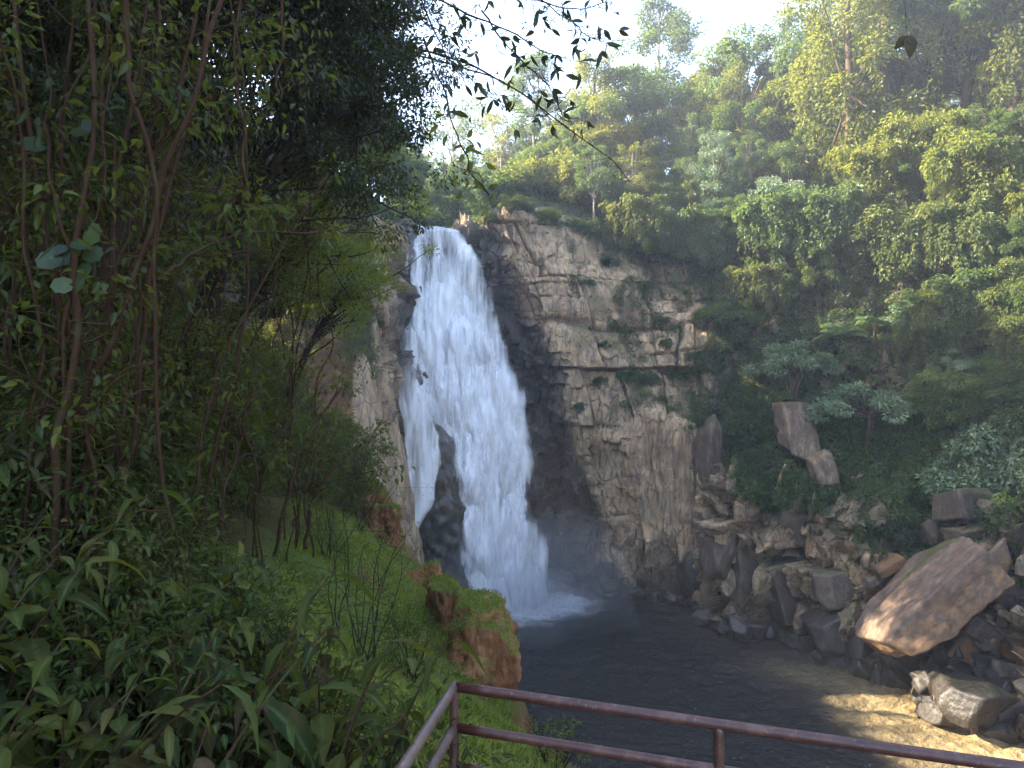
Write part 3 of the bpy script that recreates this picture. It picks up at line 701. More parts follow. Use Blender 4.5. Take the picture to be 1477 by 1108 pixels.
# ------------------------------------------------------------------ railing and the platform it stands on
t = NT('rusty_paint'); co = t.coord()
n1 = t.noise(co, 9, 6, .7); n2 = t.noise(co, 45, 4, .7)
c = t.ramp(n1, [(.35, (.04, .012, .009)), (.52, (.075, .022, .015)), (.66, (.13, .06, .036))])
c = t.mix(t.ramp(n2, [(.6, 0.), (.72, .6)]), c, (.30, .25, .21, 1))
c = t.mix(t.attr('worn'), c, t.mix(n1, (.10, .06, .045, 1), (.30, .25, .21, 1)))
b = t.n('Bump', {'Height': t.math('ADD', n1, n2), 'Strength': .35, 'Distance': .004})
m_rail = t.done(t.n('BsdfPrincipled', {'Base Color': c, 'Roughness': .42, 'Specular IOR Level': .6, 'Normal': b.outputs[0]}).outputs[0])
A0 = np.array([-.306, 3.61, 0.]); dF = np.array([1.223, -.385, 0.]); dL = np.array([-.151, -.77, 0.])
rail = thing('railing', 'rusty red brown pipe railing turning a corner above the pool', 'railing', (A0[0], A0[1], 17.55))
rr = .026
def rail_part(name, a, b, r, worn=0., z0=17.55):
    n = 24; pts = a + (b - a) * np.linspace(0, 1, n)[:, None]
    V, fs = tube(pts - np.array([A0[0], A0[1], z0]), r, 20)
    o = obj(name, mesh(name, V, fs, [m_rail], dict(worn=np.full(len(V), worn)), True), rail)
    return o
for z, nm, r in ((18.6, 'top_rail', rr), (18.385, 'lower_rail', rr * .95), (18.18, 'lower_rail', rr * .9)):
    z_ = np.array([0, 0, z])
    rail_part(nm, A0 + z_, A0 + dF * 3.2 + z_, r, .0)
    rail_part(nm, A0 + z_ , A0 + dL * 3.4 + z_, r, .42)
    V, fs = tube(np.array([A0 + z_ - A0 - (0, 0, 17.55)] * 1 + [[0.0005, 0, z - 17.55]]), r, 4)
for k_ in (0, 1, 2, 3):
    p = A0 + dF * 1.045 * k_ if k_ else A0
    rail_part('post', p + (0, 0, 17.55), p + (0, 0, 18.6), rr * .95, .12)
rail_part('post', A0 + dL * 2.4 + (0, 0, 17.55), A0 + dL * 2.4 + (0, 0, 18.6), rr * .95, .3)
for z in (18.6, 18.385, 18.18):
    V, Fc = ICO4; obj('joint', mesh('joint', V * rr * 1.09 + np.array([0, 0, z - 17.55]), [Fc], [m_rail], dict(worn=np.full(len(V), .35)), True), rail)
t = NT('concrete'); n = t.noise(t.coord(), 5, 6, .7)
m_conc = t.done(t.n('BsdfPrincipled', {'Base Color': t.mix(n, (.14, .12, .10, 1), (.33, .31, .28, 1)), 'Roughness': .9}).outputs[0])
q0, q1, q2, q3 = A0 + (-.12, .12, 0), A0 + dF * 3.4 + (.1, .1, 0), A0 + dF * 3.4 + dL * 4.5, A0 + dL * 4.5 + (-.12, 0, 0)
top = [np.array([*q[:2], 17.55]) for q in (q0, q1, q2, q3)]; bot = [np.array([*q[:2], 14.2]) for q in (q0, q1, q2, q3)]
obj('viewing_platform', mesh('viewing_platform', top + bot, [[(3, 2, 1, 0), (0, 1, 5, 4), (1, 2, 6, 5), (2, 3, 7, 6), (3, 0, 4, 7)]], [m_conc]), kind='structure')
# ------------------------------------------------------------------ leaf and bark materials
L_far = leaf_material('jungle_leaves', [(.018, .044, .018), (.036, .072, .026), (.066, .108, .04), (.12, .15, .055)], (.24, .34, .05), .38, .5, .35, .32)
L_yel = leaf_material('yellow_green_leaves', [(.035, .058, .012), (.065, .092, .018), (.11, .135, .03), (.16, .16, .06)], (.40, .42, .05), .42, .5, .3, .25)  # brighter yellow greens; sunlight of the upper crowns put into the colour
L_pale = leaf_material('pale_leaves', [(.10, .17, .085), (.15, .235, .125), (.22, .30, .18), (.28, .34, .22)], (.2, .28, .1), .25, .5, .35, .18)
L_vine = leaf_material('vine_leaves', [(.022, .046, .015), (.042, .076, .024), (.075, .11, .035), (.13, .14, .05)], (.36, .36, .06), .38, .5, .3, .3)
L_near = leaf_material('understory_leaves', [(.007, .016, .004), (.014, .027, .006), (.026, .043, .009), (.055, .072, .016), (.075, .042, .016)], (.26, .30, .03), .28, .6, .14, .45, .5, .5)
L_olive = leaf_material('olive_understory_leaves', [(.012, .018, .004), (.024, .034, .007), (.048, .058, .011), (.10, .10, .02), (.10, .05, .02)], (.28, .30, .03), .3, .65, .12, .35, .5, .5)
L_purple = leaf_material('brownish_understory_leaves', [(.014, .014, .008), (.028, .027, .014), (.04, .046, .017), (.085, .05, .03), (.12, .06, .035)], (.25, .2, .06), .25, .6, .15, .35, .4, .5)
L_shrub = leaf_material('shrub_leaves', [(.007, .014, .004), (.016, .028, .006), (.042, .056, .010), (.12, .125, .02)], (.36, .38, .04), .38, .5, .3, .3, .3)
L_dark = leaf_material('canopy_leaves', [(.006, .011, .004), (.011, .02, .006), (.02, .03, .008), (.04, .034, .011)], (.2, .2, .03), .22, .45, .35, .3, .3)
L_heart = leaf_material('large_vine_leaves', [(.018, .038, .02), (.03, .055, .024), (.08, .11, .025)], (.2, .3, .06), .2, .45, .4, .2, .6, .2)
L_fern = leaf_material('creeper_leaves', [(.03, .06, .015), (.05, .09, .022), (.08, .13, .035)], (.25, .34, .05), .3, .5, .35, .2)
L_lit = leaf_material('lit_leaves', [(.03, .055, .010), (.06, .095, .014), (.11, .15, .02), (.18, .19, .03)], (.42, .46, .05), .42, .5, .3, .25)  # light on these leaves is put into paler greens
B_pale = bark_material('pale_bark', (.20, .17, .14), (.36, .32, .27))
B_dark = bark_material('dark_bark', (.045, .03, .02), (.11, .075, .05))
B_stem = bark_material('brown_stem_bark', (.024, .011, .006), (.070, .033, .016), 9.)
B_black = bark_material('shadow_bark', (.02, .014, .011), (.055, .038, .028), 9.)

def clump_leaves(acc, rng, cen, cr, per, L, W=None, droop=.3, flat=.65, out=None, detail=0, upw=1.0, hang=.35, rsh=0.):
    """per leaves in each clump; cen (n,3), cr (n,)"""
    n = len(cen); cr = np.broadcast_to(cr, (n,))
    c = np.repeat(cen, per, 0); r = np.repeat(cr, per); N = len(c)
    d = rdir(rng, N); rad = rng.random(N) ** .45
    off = d * (r * rad)[:, None] * np.array([1, 1, flat])
    if out is not None and np.ndim(out) == 2: out = np.repeat(out, per, 0)
    o = unit(c - out) if out is not None else d
    dr = unit(d * .8 + o * .5 + rng.normal(size=(N, 3)) * .35 + np.array([0, 0, -hang]))
    up = unit(rng.normal(size=(N, 3)) * .55 + o * .35 + np.array([0, 0, upw]))
    ln = L * rng.uniform(.65, 1.3, N)
    rn = np.clip(np.repeat(rng.random(n), per) * .45 + rng.random(N) * .55 + rsh, 0, 1)
    V, fs, at = leaves(c + off, dr, up, ln, (W or L * .5) * rng.uniform(.8, 1.2, N), rn, detail, droop)
    acc.add(V, fs, **at)
def crown_points(rng, n, r, lob=.45, inner=.35, low=-.6):
    out = []
    s = rng.uniform(0, 90)
    while len(out) < n:
        d = rdir(rng, 1)[0]
        if d[2] < low: continue
        rad = (inner + (1 - inner) * rng.random() ** .6) * (1 + lob * float(fbm(d * 1.7 + s, 3, 2)))
        out.append(d * rad * np.array(r))
    return np.array(out)
def limb_tubes(acc, rng, root, tips, r0, n=7, sag=.2):
    for q in tips:
        pts = wiggle(root, q, n, np.linalg.norm(q - root) * .08, rng)
        V, fs = tube(pts, np.linspace(r0, r0 * .25, n), 5); acc.add(V, fs)
def tree_kind(kind, seed):
    """meshes (wood, foliage) of one tree, base at the origin"""
    rng = np.random.default_rng(seed); w, f = Acc(), Acc(); lm, bm = L_far, B_dark
    if kind == 'dome':
        h = 9.0; cc = np.array([rng.uniform(-.4, .4), rng.uniform(-.4, .4), h * .66])
        cen = crown_points(rng, 38, (3.7, 3.7, 3.2), .7, .5) + cc
        clump_leaves(f, rng, cen, rng.uniform(.55, 1.15, len(cen)), 225, .30, .17, out=cc)
        t_ = wiggle((0, 0, -1.2), cc, 9, .5, rng); V, fs = tube(t_, np.linspace(.26, .12, 9), 7); w.add(V, fs)
        limb_tubes(w, rng, t_[5], cen[:16], .1)
    elif kind == 'tall':
        h = 18.0; bm = B_pale
        cen = []
        for z in np.linspace(8.5, 17.6, 12):
            R = 3.8 * np.sin(np.clip((18.6 - z) / 10.5, 0, 1) * np.pi * .62 + .25) * rng.uniform(.7, 1.15)
            for a in rng.uniform(0, 6.28, 4): cen.append([R * np.cos(a) * rng.uniform(.35, 1), R * np.sin(a) * rng.uniform(.35, 1), z + rng.uniform(-.5, .5)])
        cen = np.array(cen); clump_leaves(f, rng, cen, rng.uniform(.7, 1.35, len(cen)), 170, .32, out=np.array([0, 0, 11.]), flat=.55)
        t_ = wiggle((0, 0, -1.5), (0, 0, 17.2), 12, .35, rng); V, fs = tube(t_, np.linspace(.26, .05, 12), 7); w.add(V, fs)
        for q in cen[::2]:
            i = int(np.clip((q[2] - 1.5 + 1.5) / 18.7 * 11, 3, 10)); limb_tubes(w, rng, t_[i], [q], .07, 5)
    elif kind == 'airy':
        h = 13.0; bm = B_pale
        cen = crown_points(rng, 38, (3.2, 3.2, 4.2), .5, .5, -.9) + np.array([0, 0, 8.6])
        clump_leaves(f, rng, cen, rng.uniform(.5, .95, len(cen)), 95, .30, out=np.array([0, 0, 7.]), flat=.6)
        t_ = wiggle((0, 0, -1.5), (.2, 0, 11.5), 10, .5, rng); V, fs = tube(t_, np.linspace(.2, .05, 10), 6); w.add(V, fs)
        for q in cen: limb_tubes(w, rng, t_[rng.integers(4, 8)], [q], .055, 5)
    elif kind == 'tower':                                    # a trunk overgrown by creepers
        lm = L_vine; h = 11.0; cen = []
        for z in np.linspace(.5, 10.8, 19):
            R = (1.15 + 1.1 * np.sin(z * .55 + seed) ** 2) * (1.15 if z > 6 else .9) * (1 - .5 * (z / 11.5) ** 4)
            for a in rng.uniform(0, 6.28, 3): cen.append([R * np.cos(a) * rng.uniform(.8, 1.3), R * np.sin(a) * rng.uniform(.8, 1.3), z + rng.uniform(-.4, .4)])
        cen = np.array(cen); clump_leaves(f, rng, cen, rng.uniform(.4, .85, len(cen)), 170, .20, .11, hang=.6, upw=.5, flat=1., out=np.array([0, 0, 4.]))
        st = cen[rng.integers(0, len(cen), 60)]
        for q in st: strand(f, rng, q * np.array([1.15, 1.15, 1]), rng.uniform(1, 3), .2)
        V, fs = tube(wiggle((0, 0, -1.5), (0, 0, 10), 9, .3, rng), np.linspace(.3, .1, 9), 7); w.add(V, fs)
        limb_tubes(w, rng, np.array([0, 0, 5.]), cen[::9], .07)
    elif kind == 'drape':                                    # creepers hanging as a curtain from a leaning crown
        lm = L_vine; cc = np.array([0, -1.0, 5.6])
        cen = crown_points(rng, 26, (3.0, 2.1, 1.7), .7, .45) + cc
        clump_leaves(f, rng, cen, rng.uniform(.5, .95, len(cen)), 140, .36, .2, out=cc, hang=.5)
        for k_ in range(16):
            q = cc + np.array([rng.uniform(-2.6, 2.6), rng.uniform(-1.6, .4), rng.uniform(-3.6, -1.0)]); cen = np.concatenate([cen, q[None]]); clump_leaves(f, rng, q[None], rng.uniform(.5, .9), 110, .34, .19, out=cc, hang=.7, flat=1.2)
        for _ in range(70):
            q = cc + np.array([rng.uniform(-2.9, 2.9), rng.uniform(-2.0, .6), rng.uniform(-1.2, .4)]); strand(f, rng, q, rng.uniform(.6, 1.6) * (2.6 if rng.random() < .2 else 1), .3)
        t_ = wiggle((0, 1.2, -1), cc, 8, .5, rng); V, fs = tube(t_, np.linspace(.22, .1, 8), 6); w.add(V, fs); limb_tubes(w, rng, t_[5], cen[:10], .07)
    elif kind == 'umbrella':
        lm = L_pale; cen = []
        for k in range(30):
            a = rng.uniform(0, 6.28); R = rng.random() ** .5 * 2.6; cen.append([R * np.cos(a), R * np.sin(a), 3.3 - .24 * R * R + rng.uniform(-.22, .22)])
        cen = np.array(cen); clump_leaves(f, rng, cen, .62, 110, .24, .12, .25, .38, np.array([0, 0, 1.5]), hang=.15, upw=1.6)
        for k in range(4):
            t_ = wiggle((rng.uniform(-.1, .1), rng.uniform(-.1, .1), -.8), (rng.uniform(-.7, .7), rng.uniform(-.7, .7), 2.3), 7, .25, rng)
            V, fs = tube(t_, np.linspace(.09, .05, 7), 6); w.add(V, fs); limb_tubes(w, rng, t_[-2], cen[k * 5:k * 5 + 5], .035, 5)
    elif kind == 'bush':
        cen = crown_points(rng, 26, (1.5, 1.5, 1.2), .5, .25) + np.array([0, 0, 1.0])
        clump_leaves(f, rng, cen, rng.uniform(.4, .7, len(cen)), 110, .24, out=np.array([0, 0, .3]))
        limb_tubes(w, rng, np.array([0, 0, -.5]), cen[:12], .05)
    elif kind == 'feather':                                  # arching feathery canes
        lm = L_yel; cen = []
        for k in range(16):
            a = rng.uniform(0, 6.28); R = rng.uniform(.8, 2.6); hh = rng.uniform(4, 7.5)
            tt = np.linspace(0, 1, 12); pts = np.stack([R * np.cos(a) * tt ** 1.8, R * np.sin(a) * tt ** 1.8, hh * np.sin(tt * 2.0) / np.sin(1.57) * .95 - .5], -1)
            V, fs = tube(pts, np.linspace(.05, .012, 12), 5); w.add(V, fs)
            cen += [pts[i] + rng.normal(size=3) * .2 for i in range(4, 12)]
        cen = np.array(cen); clump_leaves(f, rng, cen, .5, 42, .34, .07, .45, .7, np.array([0, 0, 2.]), hang=.7)
    elif kind == 'palm':
        lm = L_far
        t_ = wiggle((0, 0, -1), (.2, -.2, 4.2), 9, .15, rng); V, fs = tube(t_, np.linspace(.13, .09, 9), 7); w.add(V, fs)
        for k in range(17):
            a = k * 2.4; el = rng.uniform(-.15, 1.1); Lf = rng.uniform(1.9, 2.5); tt = np.linspace(0, 1, 26)
            hd = np.array([np.cos(a), np.sin(a), 0.])
            pts = t_[-1] + hd * (Lf * np.cos(el) * tt)[:, None] + np.array([0, 0, 1.]) * (Lf * np.sin(el) * tt - 1.25 * tt ** 2.2)[:, None]
            V, fs = tube(pts, np.linspace(.03, .008, 26), 4); f.add(V, fs, rnd=.5, rib=0.)
            sd_ = np.cross(hd, [0, 0, 1.])
            for s in (-1, 1):
                b = pts[3:]; dd = s * sd_ * .9 + hd * .45 + np.array([0, 0, -.35]); n = len(b)
                V, fs, at = leaves(b, np.tile(dd, (n, 1)), np.tile([0, 0, 1.], (n, 1)), .75 * np.sin(np.linspace(.5, 2.9, n)) + .12, .085, rng.random(n), 0, .3, .05); f.add(V, fs, **at)
    return (w.build(kind + '_wood', [bm], True) if w.V else None), f.build(kind + '_leaves', [lm], False)
def strand(f, rng, q, ln, L):
    n = int(ln / .11); z = np.linspace(0, ln, n)
    sway = np.cumsum(rng.normal(size=(n, 2)) * .025, 0)
    b = q + np.stack([sway[:, 0], sway[:, 1], -z], -1) + rng.normal(size=(n, 3)) * .09
    dr = unit(rng.normal(size=(n, 3)) * np.array([1, 1, .4]) + np.array([0, -.25, -.7])); up = unit(rng.normal(size=(n, 3)) * .5 + np.array([0, -.6, .6]))
    V, fs, at = leaves(b, dr, up, L * rng.uniform(.7, 1.3, n), L * .55, np.clip(rng.random() * .5 + rng.random(n) * .5, 0, 1), 0, .3); f.add(V, fs, **at)
KINDS_ = {}
def variant(kind, i):
    if (kind, i) not in KINDS_: KINDS_[(kind, i)] = tree_kind(kind, 1000 + 37 * i + sum(map(ord, kind)))
    return KINDS_[(kind, i)]
NAMES = dict(dome='broadleaf_tree', tall='tall_tree', airy='slender_tree', tower='vine_covered_tree', drape='vine_draped_tree', umbrella='umbrella_shrub', bush='bush', feather='bamboo_clump', palm='palm_tree')
CATS = dict(dome='tree', tall='tree', airy='tree', tower='tree', drape='tree', umbrella='shrub', bush='bush', feather='bamboo', palm='palm')
vrng = np.random.default_rng(4)
NVAR = dict(dome=4, tall=3, airy=3, tower=3, drape=4, umbrella=2, bush=4, feather=2, palm=2)
def plant(kind, base, s, label, group=None, i=None, lean=(0, 0), leafm=None, sz=1.0):
    i = vrng.integers(NVAR[kind]) if i is None else i
    wm, lm = variant(kind, i)
    o = thing(NAMES[kind], label, CATS[kind], base, group, (lean[0], lean[1], vrng.uniform(0, 6.28) if kind != 'drape' else vrng.uniform(-.5, .5) + math.atan2(base[0], base[1]) * -1), (s, s, s * sz))
    if wm: obj('trunk' if kind not in ('bush', 'umbrella', 'feather') else 'stems', wm, o)
    c = obj('crown', lm, o)
    if leafm is not None:
        c.material_slots[0].link = 'OBJECT'; c.material_slots[0].material = leafm
    return o
def down_hit(x, y):
    h = cliff_bvh.ray_cast(Vector((x, y, 120)), Vector((0, 0, -1)))
    return h[0]

# ------------------------------------------------------------------ trees on the rim and the land behind (bearing, distance, kind, scale, label)
RIM = [
 (770, 84, 'tall', .92, None, 'tall slim tree with a bare pale trunk, on the rim right above the falls'),
 (722, 88, 'airy', 1.05, L_yel, 'sunlit airy tree behind the tall pale trunked tree above the falls'),
 (655, 100, 'airy', 1.45, None, 'thin hazy tree against the sky over the lip of the falls'),
 (812, 90, 'airy', 1.0, L_yel, 'small sunlit tree between the pale trunked tree and the vine covered ridge tree'),
 (690, 104, 'dome', 1.1, None, 'hazy round tree far behind the lip of the falls'),
 (632, 92, 'dome', 1.0, None, 'dark bluish tree behind the lip of the falls, closest to the overhanging leaves'),
 (672, 86, 'dome', .82, None, 'dark bluish tree in shade just over the grass tufted knoll'),
 (712, 78, 'bush', 1.7, None, 'shaded bush behind the grass tufted knoll'),
 (858, 76, 'tower', 1.15, L_yel, 'vine covered ridge tree with sunlit flank at the edge of the open sky'),
 (900, 78, 'dome', 1.15, None, 'dense vine hung ridge tree right of the sunlit flank tree'),
 (950, 86, 'tall', 1.08, None, 'tallest tree on the ridge, its conical top reaching the top of the picture'),
 (930, 82, 'dome', 1.25, None, 'broad shaded tree below the tallest ridge tree'),
 (1005, 84, 'dome', 1.15, L_yel, 'ridge tree with yellow sunlit top right of the tallest tree'),
 (1068, 80, 'dome', 1.35, None, 'dark round ridge tree standing against the sky'),
 (1040, 76, 'tower', 1.0, L_yel, 'sunlit creeper column at the left side of the dark round ridge tree'),
 (1138, 82, 'airy', 1.0, None, 'open slender tree against the sky right of the dark round ridge tree'),
 (1105, 74, 'dome', .95, L_yel, 'small sunlit crown below the gap of sky between the ridge trees'),
 (1180, 74, 'dome', 1.2, None, 'shaded ridge tree left of the great golden vine tower'),
 (1225, 64, 'tower', 1.75, L_yel, 'great golden vine tower, the brightest sunlit column of creepers'),
 (1275, 66, 'tower', 1.9, L_yel, 'second golden vine tower merging with the brightest one'),
 (1330, 66, 'dome', 1.5, None, 'tall shaded tree between the golden vine tower and the picture edge'),
 (1400, 64, 'dome', 1.4, L_vine, 'tall crown with sunlit sprays at the top of the picture right of the hanging leaf'),
 (1465, 60, 'tower', 1.6, L_yel, 'sunlit vine column cut by the picture edge'),
 (1520, 58, 'dome', 1.5, None, 'dense rim tree cut by the picture edge'),
 (1360, 74, 'tall', 1.3, None, 'high slender crown behind the shaded tree at the top of the picture'),
 (1210, 80, 'tall', 1.25, L_yel, 'high airy crown at the right border of the open sky'),
]
for (x, Y, kind, s, lm, lab) in RIM:
    s *= 1.22 if x > 830 else 1.1
    p = down_hit(px(x, Y), Y)
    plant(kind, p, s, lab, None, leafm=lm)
fill = [(x, y) for x in range(840, 1600, 50) for y in (68, 73, 79, 92, 108)]
rng = np.random.default_rng(9)
for x, Y in fill:
    x += rng.uniform(-24, 24); Y += rng.uniform(-2.5, 2.5); p = down_hit(px(x, Y), Y)
    if p is None: continue
    kind = rng.choice(['dome', 'airy', 'drape', 'tower'], p=[.5, .2, .16, .14])
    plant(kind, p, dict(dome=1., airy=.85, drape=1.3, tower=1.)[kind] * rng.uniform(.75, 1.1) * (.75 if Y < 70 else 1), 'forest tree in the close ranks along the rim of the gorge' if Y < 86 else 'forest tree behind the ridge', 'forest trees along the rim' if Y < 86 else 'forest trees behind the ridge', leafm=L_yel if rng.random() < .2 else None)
# front of the rim and the steep slope
def slope_plant(x, y, kind, s, label, group=None, lm=None, lean=0.):
    p, nn = ray_hit(x, y)
    if p is None: return None
    out = Vector((nn.x, nn.y, 0))
    return plant(kind, p - Vector((0, 0, .2)), s, label, group, lean=(lean, 0), leafm=lm)
HAND = [
 (1140, 572, 'umbrella', 1.35, None, 'pale green umbrella shaped shrub on top of the tall standing rock'),
 (1245, 642, 'umbrella', 1.45, None, 'pale umbrella shaped shrub lower down beside the palm, leaves silvery'),
 (1222, 560, 'palm', 1.15, None, 'palm with feathery fronds and bare thin trunk on the shaded slope'),
 (1262, 520, 'palm', .8, None, 'smaller palm half hidden right behind the larger palm'),
 (1048, 490, 'umbrella', 1.1, L_far, 'dark flat topped shrub leaning from the top of the tan cliff'),
 (1010, 615, 'bush', .7, L_fern, 'bright green bush rooted at the top of the dark crack'),
 (1165, 250, 'umbrella', 1.7, L_far, 'layered dark shrub on the slope under the golden vine tower'),
 (1340, 300, 'drape', 1.1, L_yel, 'sunlit creamy creeper curtain hanging below the golden vine tower'),
 (1265, 330, 'drape', 1.0, L_yel, 'sunlit hanging creepers left of the creamy creeper curtain'),
 (1310, 420, 'drape', 1.0, L_vine, 'lowest creeper curtain whose top catches the sun'),
 (1400, 330, 'drape', 1.1, L_yel, 'sunlit creeper mass near the picture edge'),
 (1390, 420, 'drape', 1.0, L_vine, 'shaded creeper mass below the sunlit one near the picture edge'),
 (1205, 400, 'drape', 1.1, L_far, 'long shaded creeper curtain right above the palm'),
 (1120, 400, 'drape', 1.05, L_far, 'hanging creepers over the umbrella shaped shrub'),
 (1030, 330, 'tower', .85, L_pale, 'pale green creeper column on the hazy slope above the tan cliff'),
 (960, 345, 'bush', 1.3, L_pale, 'pale hazy bush at the upper edge of the tan cliff'),
 (1110, 640, 'bush', .9, L_fern, 'green bush left of the tall standing rock'),
 (1010, 400, 'drape', .9, L_far, 'hazy creepers spilling over the right end of the tan cliff'),
 (1440, 520, 'drape', 1.0, L_far, 'dim creeper curtain at the picture edge above the leafy bank'),
]
for x, y, kind, s, lm, lab in HAND: slope_plant(x, y, kind, s, lab, None, lm)
rng = np.random.default_rng(31)
cells = []
for y in range(250, 690, 37):
    for x in range(760, 1560, 42):
        x_, y_ = x + rng.uniform(-20, 20), y + rng.uniform(-17, 17)
        edge = np.interp(x_, [760, 850, 930, 1010, 1040, 1100, 1200, 1300, 1400, 1500, 1600], [318, 330, 345, 400, 470, 560, 560, 610, 640, 640, 640])
        if y_ > edge: continue
        if any(abs(x_ - a) < 52 and -95 < y_ - b < 80 and k in ('umbrella', 'palm') for a, b, k, *_ in HAND): continue
        cells.append((x_, y_))
ZONE = [(lambda x, y: x < 1000, 'above the tan cliff'), (lambda x, y: y < 330, 'below the ridge trees'), (lambda x, y: x > 1330, 'near the picture edge above the leafy bank'), (lambda x, y: True, 'around the palm and the umbrella shrubs')]
for x, y in cells:
    zone = [z for fn, z in ZONE if fn(x, y)][0]
    kind = rng.choice(['dome', 'drape', 'tower', 'bush', 'drape', 'feather'], p=[.40, .16, .08, .27, .06, .03])
    s = .95 * dict(dome=.52, drape=.66, tower=.55, bush=1.2, feather=.6)[kind] * rng.uniform(.8, 1.25)
    lit = y < 320 + (x - 850) * .12
    lm = L_yel if (lit and rng.random() < .3) else (L_pale if rng.random() < .06 else (L_fern if rng.random() < .12 else None))  # some crowns above the shadow line get the sun-yellowed leaf colour
    slope_plant(x, y, kind, s, {'dome': 'round leafy tree', 'drape': 'tree hung with creepers', 'tower': 'creeper covered trunk', 'bush': 'leafy bush', 'feather': 'feathery bamboo clump'}[kind] + ' on the steep slope ' + zone, 'trees and bushes ' + zone, lm)
# knoll above the lip with its sunlit grass, and bushes on it
for x, y, s, lm, lab in ((736, 302, .7, L_yel, 'sunlit yellow tuft on the knoll beside the lip of the falls'), (704, 318, .5, L_yel, 'small golden tuft at the left corner of the knoll'), (762, 306, .6, L_yel, 'pale yellow tuft on the right shoulder of the knoll'), (792, 322, .8, L_yel, 'sunlit yellow bush on the brink right of the tufted knoll'), (836, 338, .9, L_far, 'shaded bush on the brink farther right of the knoll'), (722, 322, .3, L_yel, 'lowest tiny tuft hanging from the knoll beside the lip')):
    slope_plant(x, y, 'bush', s, lab, None, lm)
for x, Y, s, lab in ((604, 78, .75, 'dark bluish tree just left behind the lip of the falls'), (640, 82, .8, 'dark bluish tree straight behind the lip of the falls'), (668, 90, 1.05, 'bluish tree one rank behind the lip of the falls'), (700, 84, .85, 'bluish tree at the foot of the pale trunked tree'), (740, 92, .95, 'hazy tree right behind the pale trunked tree'), (786, 86, .8, 'low sunlit tree between the pale trunk and the sunlit flank tree'), (620, 100, 1.25, 'faint hazy tree highest behind the lip of the falls'), (830, 84, .95, 'low round tree at the foot of the sunlit flank tree'), (772, 76, .62, 'low tree just behind the tufted knoll'), (804, 75, .7, 'low tree on the rim between knoll and sunlit flank tree'), (838, 73, .68, 'low tree on the rim under the sunlit flank tree'), (752, 100, 1.2, 'hazy tree filling the gap behind the pale trunk'), (800, 102, 1.2, 'hazy tree filling the gap left of the sunlit flank tree')):
    plant('dome', down_hit(px(x, Y), Y), s, lab)
for x, Y, s, lm, lab in ((716, 70, 1.5, None, 'rounded bush on the rim just behind the tufted knoll'), (748, 71, 1.6, L_yel, 'sunlit bush on the rim behind the pale yellow tuft'), (782, 72, 1.9, L_yel, 'large sunlit bush on the rim under the bamboo canes'), (815, 71, 1.9, L_yel, 'large golden bush on the rim left of the sunlit flank tree'), (846, 71, 2.0, L_yel, 'golden bush leaning over the brink above the tan cliff'), (880, 71, 1.8, None, 'shaded round bush on the brink above the tan cliff'), (730, 78, 2.2, None, 'tall shaded bush behind the knoll, second rank'), (770, 80, 2.4, None, 'tall shaded bush at the foot of the pale trunk, second rank'), (806, 80, 2.4, None, 'tall shaded bush under the golden ones, second rank'), (690, 82, 2.2, None, 'bluish bush across the stream behind the lip'), (612, 74, 1.8, None, 'bluish bush at the left side of the stream behind the lip'), (664, 88, 2.4, None, 'bluish bush far up the stream behind the lip'), (636, 96, 2.8, None, 'broad bluish bush at the head of the stream'), (600, 90, 2.4, None, 'broad bluish bush left of the head of the stream')):
    plant('bush', down_hit(px(x, Y), Y), s, lab, None, leafm=lm)
# shrubs that cling to the tan cliff
for x, y, s, lm in ((905, 548, .62, L_far), (940, 552, .55, L_far), (975, 548, .6, L_far), (865, 555, .5, L_far), (955, 470, .6, L_fern), (885, 470, .4, L_fern), (930, 420, .6, L_far), (880, 385, .6, L_far), (850, 410, .35, L_fern), (1000, 520, .5, L_far), (835, 590, .4, L_far), (960, 500, .45, L_fern), (870, 500, .35, L_fern)):
    slope_plant(x, y, 'bush', s, 'small green shrub clinging to the ledges of the tan cliff', 'shrubs clinging to the tan cliff', lm)
for x, y, s in ((520, 545, .55), (512, 590, .5), (545, 470, .4), (530, 405, .6), (515, 440, .6)):
    slope_plant(x, y, 'bush', s, 'green shrub clinging to the tan rock left of the falls', 'shrubs on the rock left of the falls', L_fern)
# trees on the land left of the falls, and over its shoulder
for (x, Y, kind, s, lab) in ((560, 62, 'dome', .75, 'dark tree on the rock shoulder left of the falls'), (530, 58, 'dome', .85, 'dark tree on the left shoulder behind the overhanging leaves'), (580, 72, 'dome', .8, 'shaded tree behind the left shoulder of the falls'), (500, 66, 'dome', 1.1, 'large dark tree high on the left shoulder'), (460, 60, 'dome', 1.1, 'dark tree on the left hill beside the falls'), (545, 84, 'dome', 1.0, 'tree far behind the left shoulder of the falls')):
    plant(kind, down_hit(px(x, Y), Y), s, lab)
# ------------------------------------------------------------------ ground cover of the gorge wall and the leafy bank
def cover():
    rng = np.random.default_rng(8); f = Acc()
    nr = Nn2.reshape(-1, 3); vv = (veg * sstep(.02, .2, veg)).ravel(); pos = cliffV.reshape(-1, 3)
    A = np.linalg.norm(np.cross(np.gradient(cliffV, axis=0), np.gradient(cliffV, axis=1)), axis=-1).ravel()
    seen = (pos[:, 1] > 20) & (pos[:, 1] < 84) & (pos[:, 2] > 1.5) & (np.abs(pos[:, 0] / np.maximum(pos[:, 1], 1)) < .95) & (pos[:, 0] > -14)
    w = A * vv * seen; w = w * np.where(pos[:, 2] > 36, .5, 1); w /= w.sum()
    N = 16000; idx = rng.choice(len(pos), N, p=w)
    c = pos[idx] + nr[idx] * rng.uniform(.0, .35, N)[:, None]
    clump_leaves(f, rng, c, rng.uniform(.25, .55, N), 15, .23, out=c - nr[idx], flat=.9, hang=.45, upw=.6)
    return f.build('creepers', [L_far])
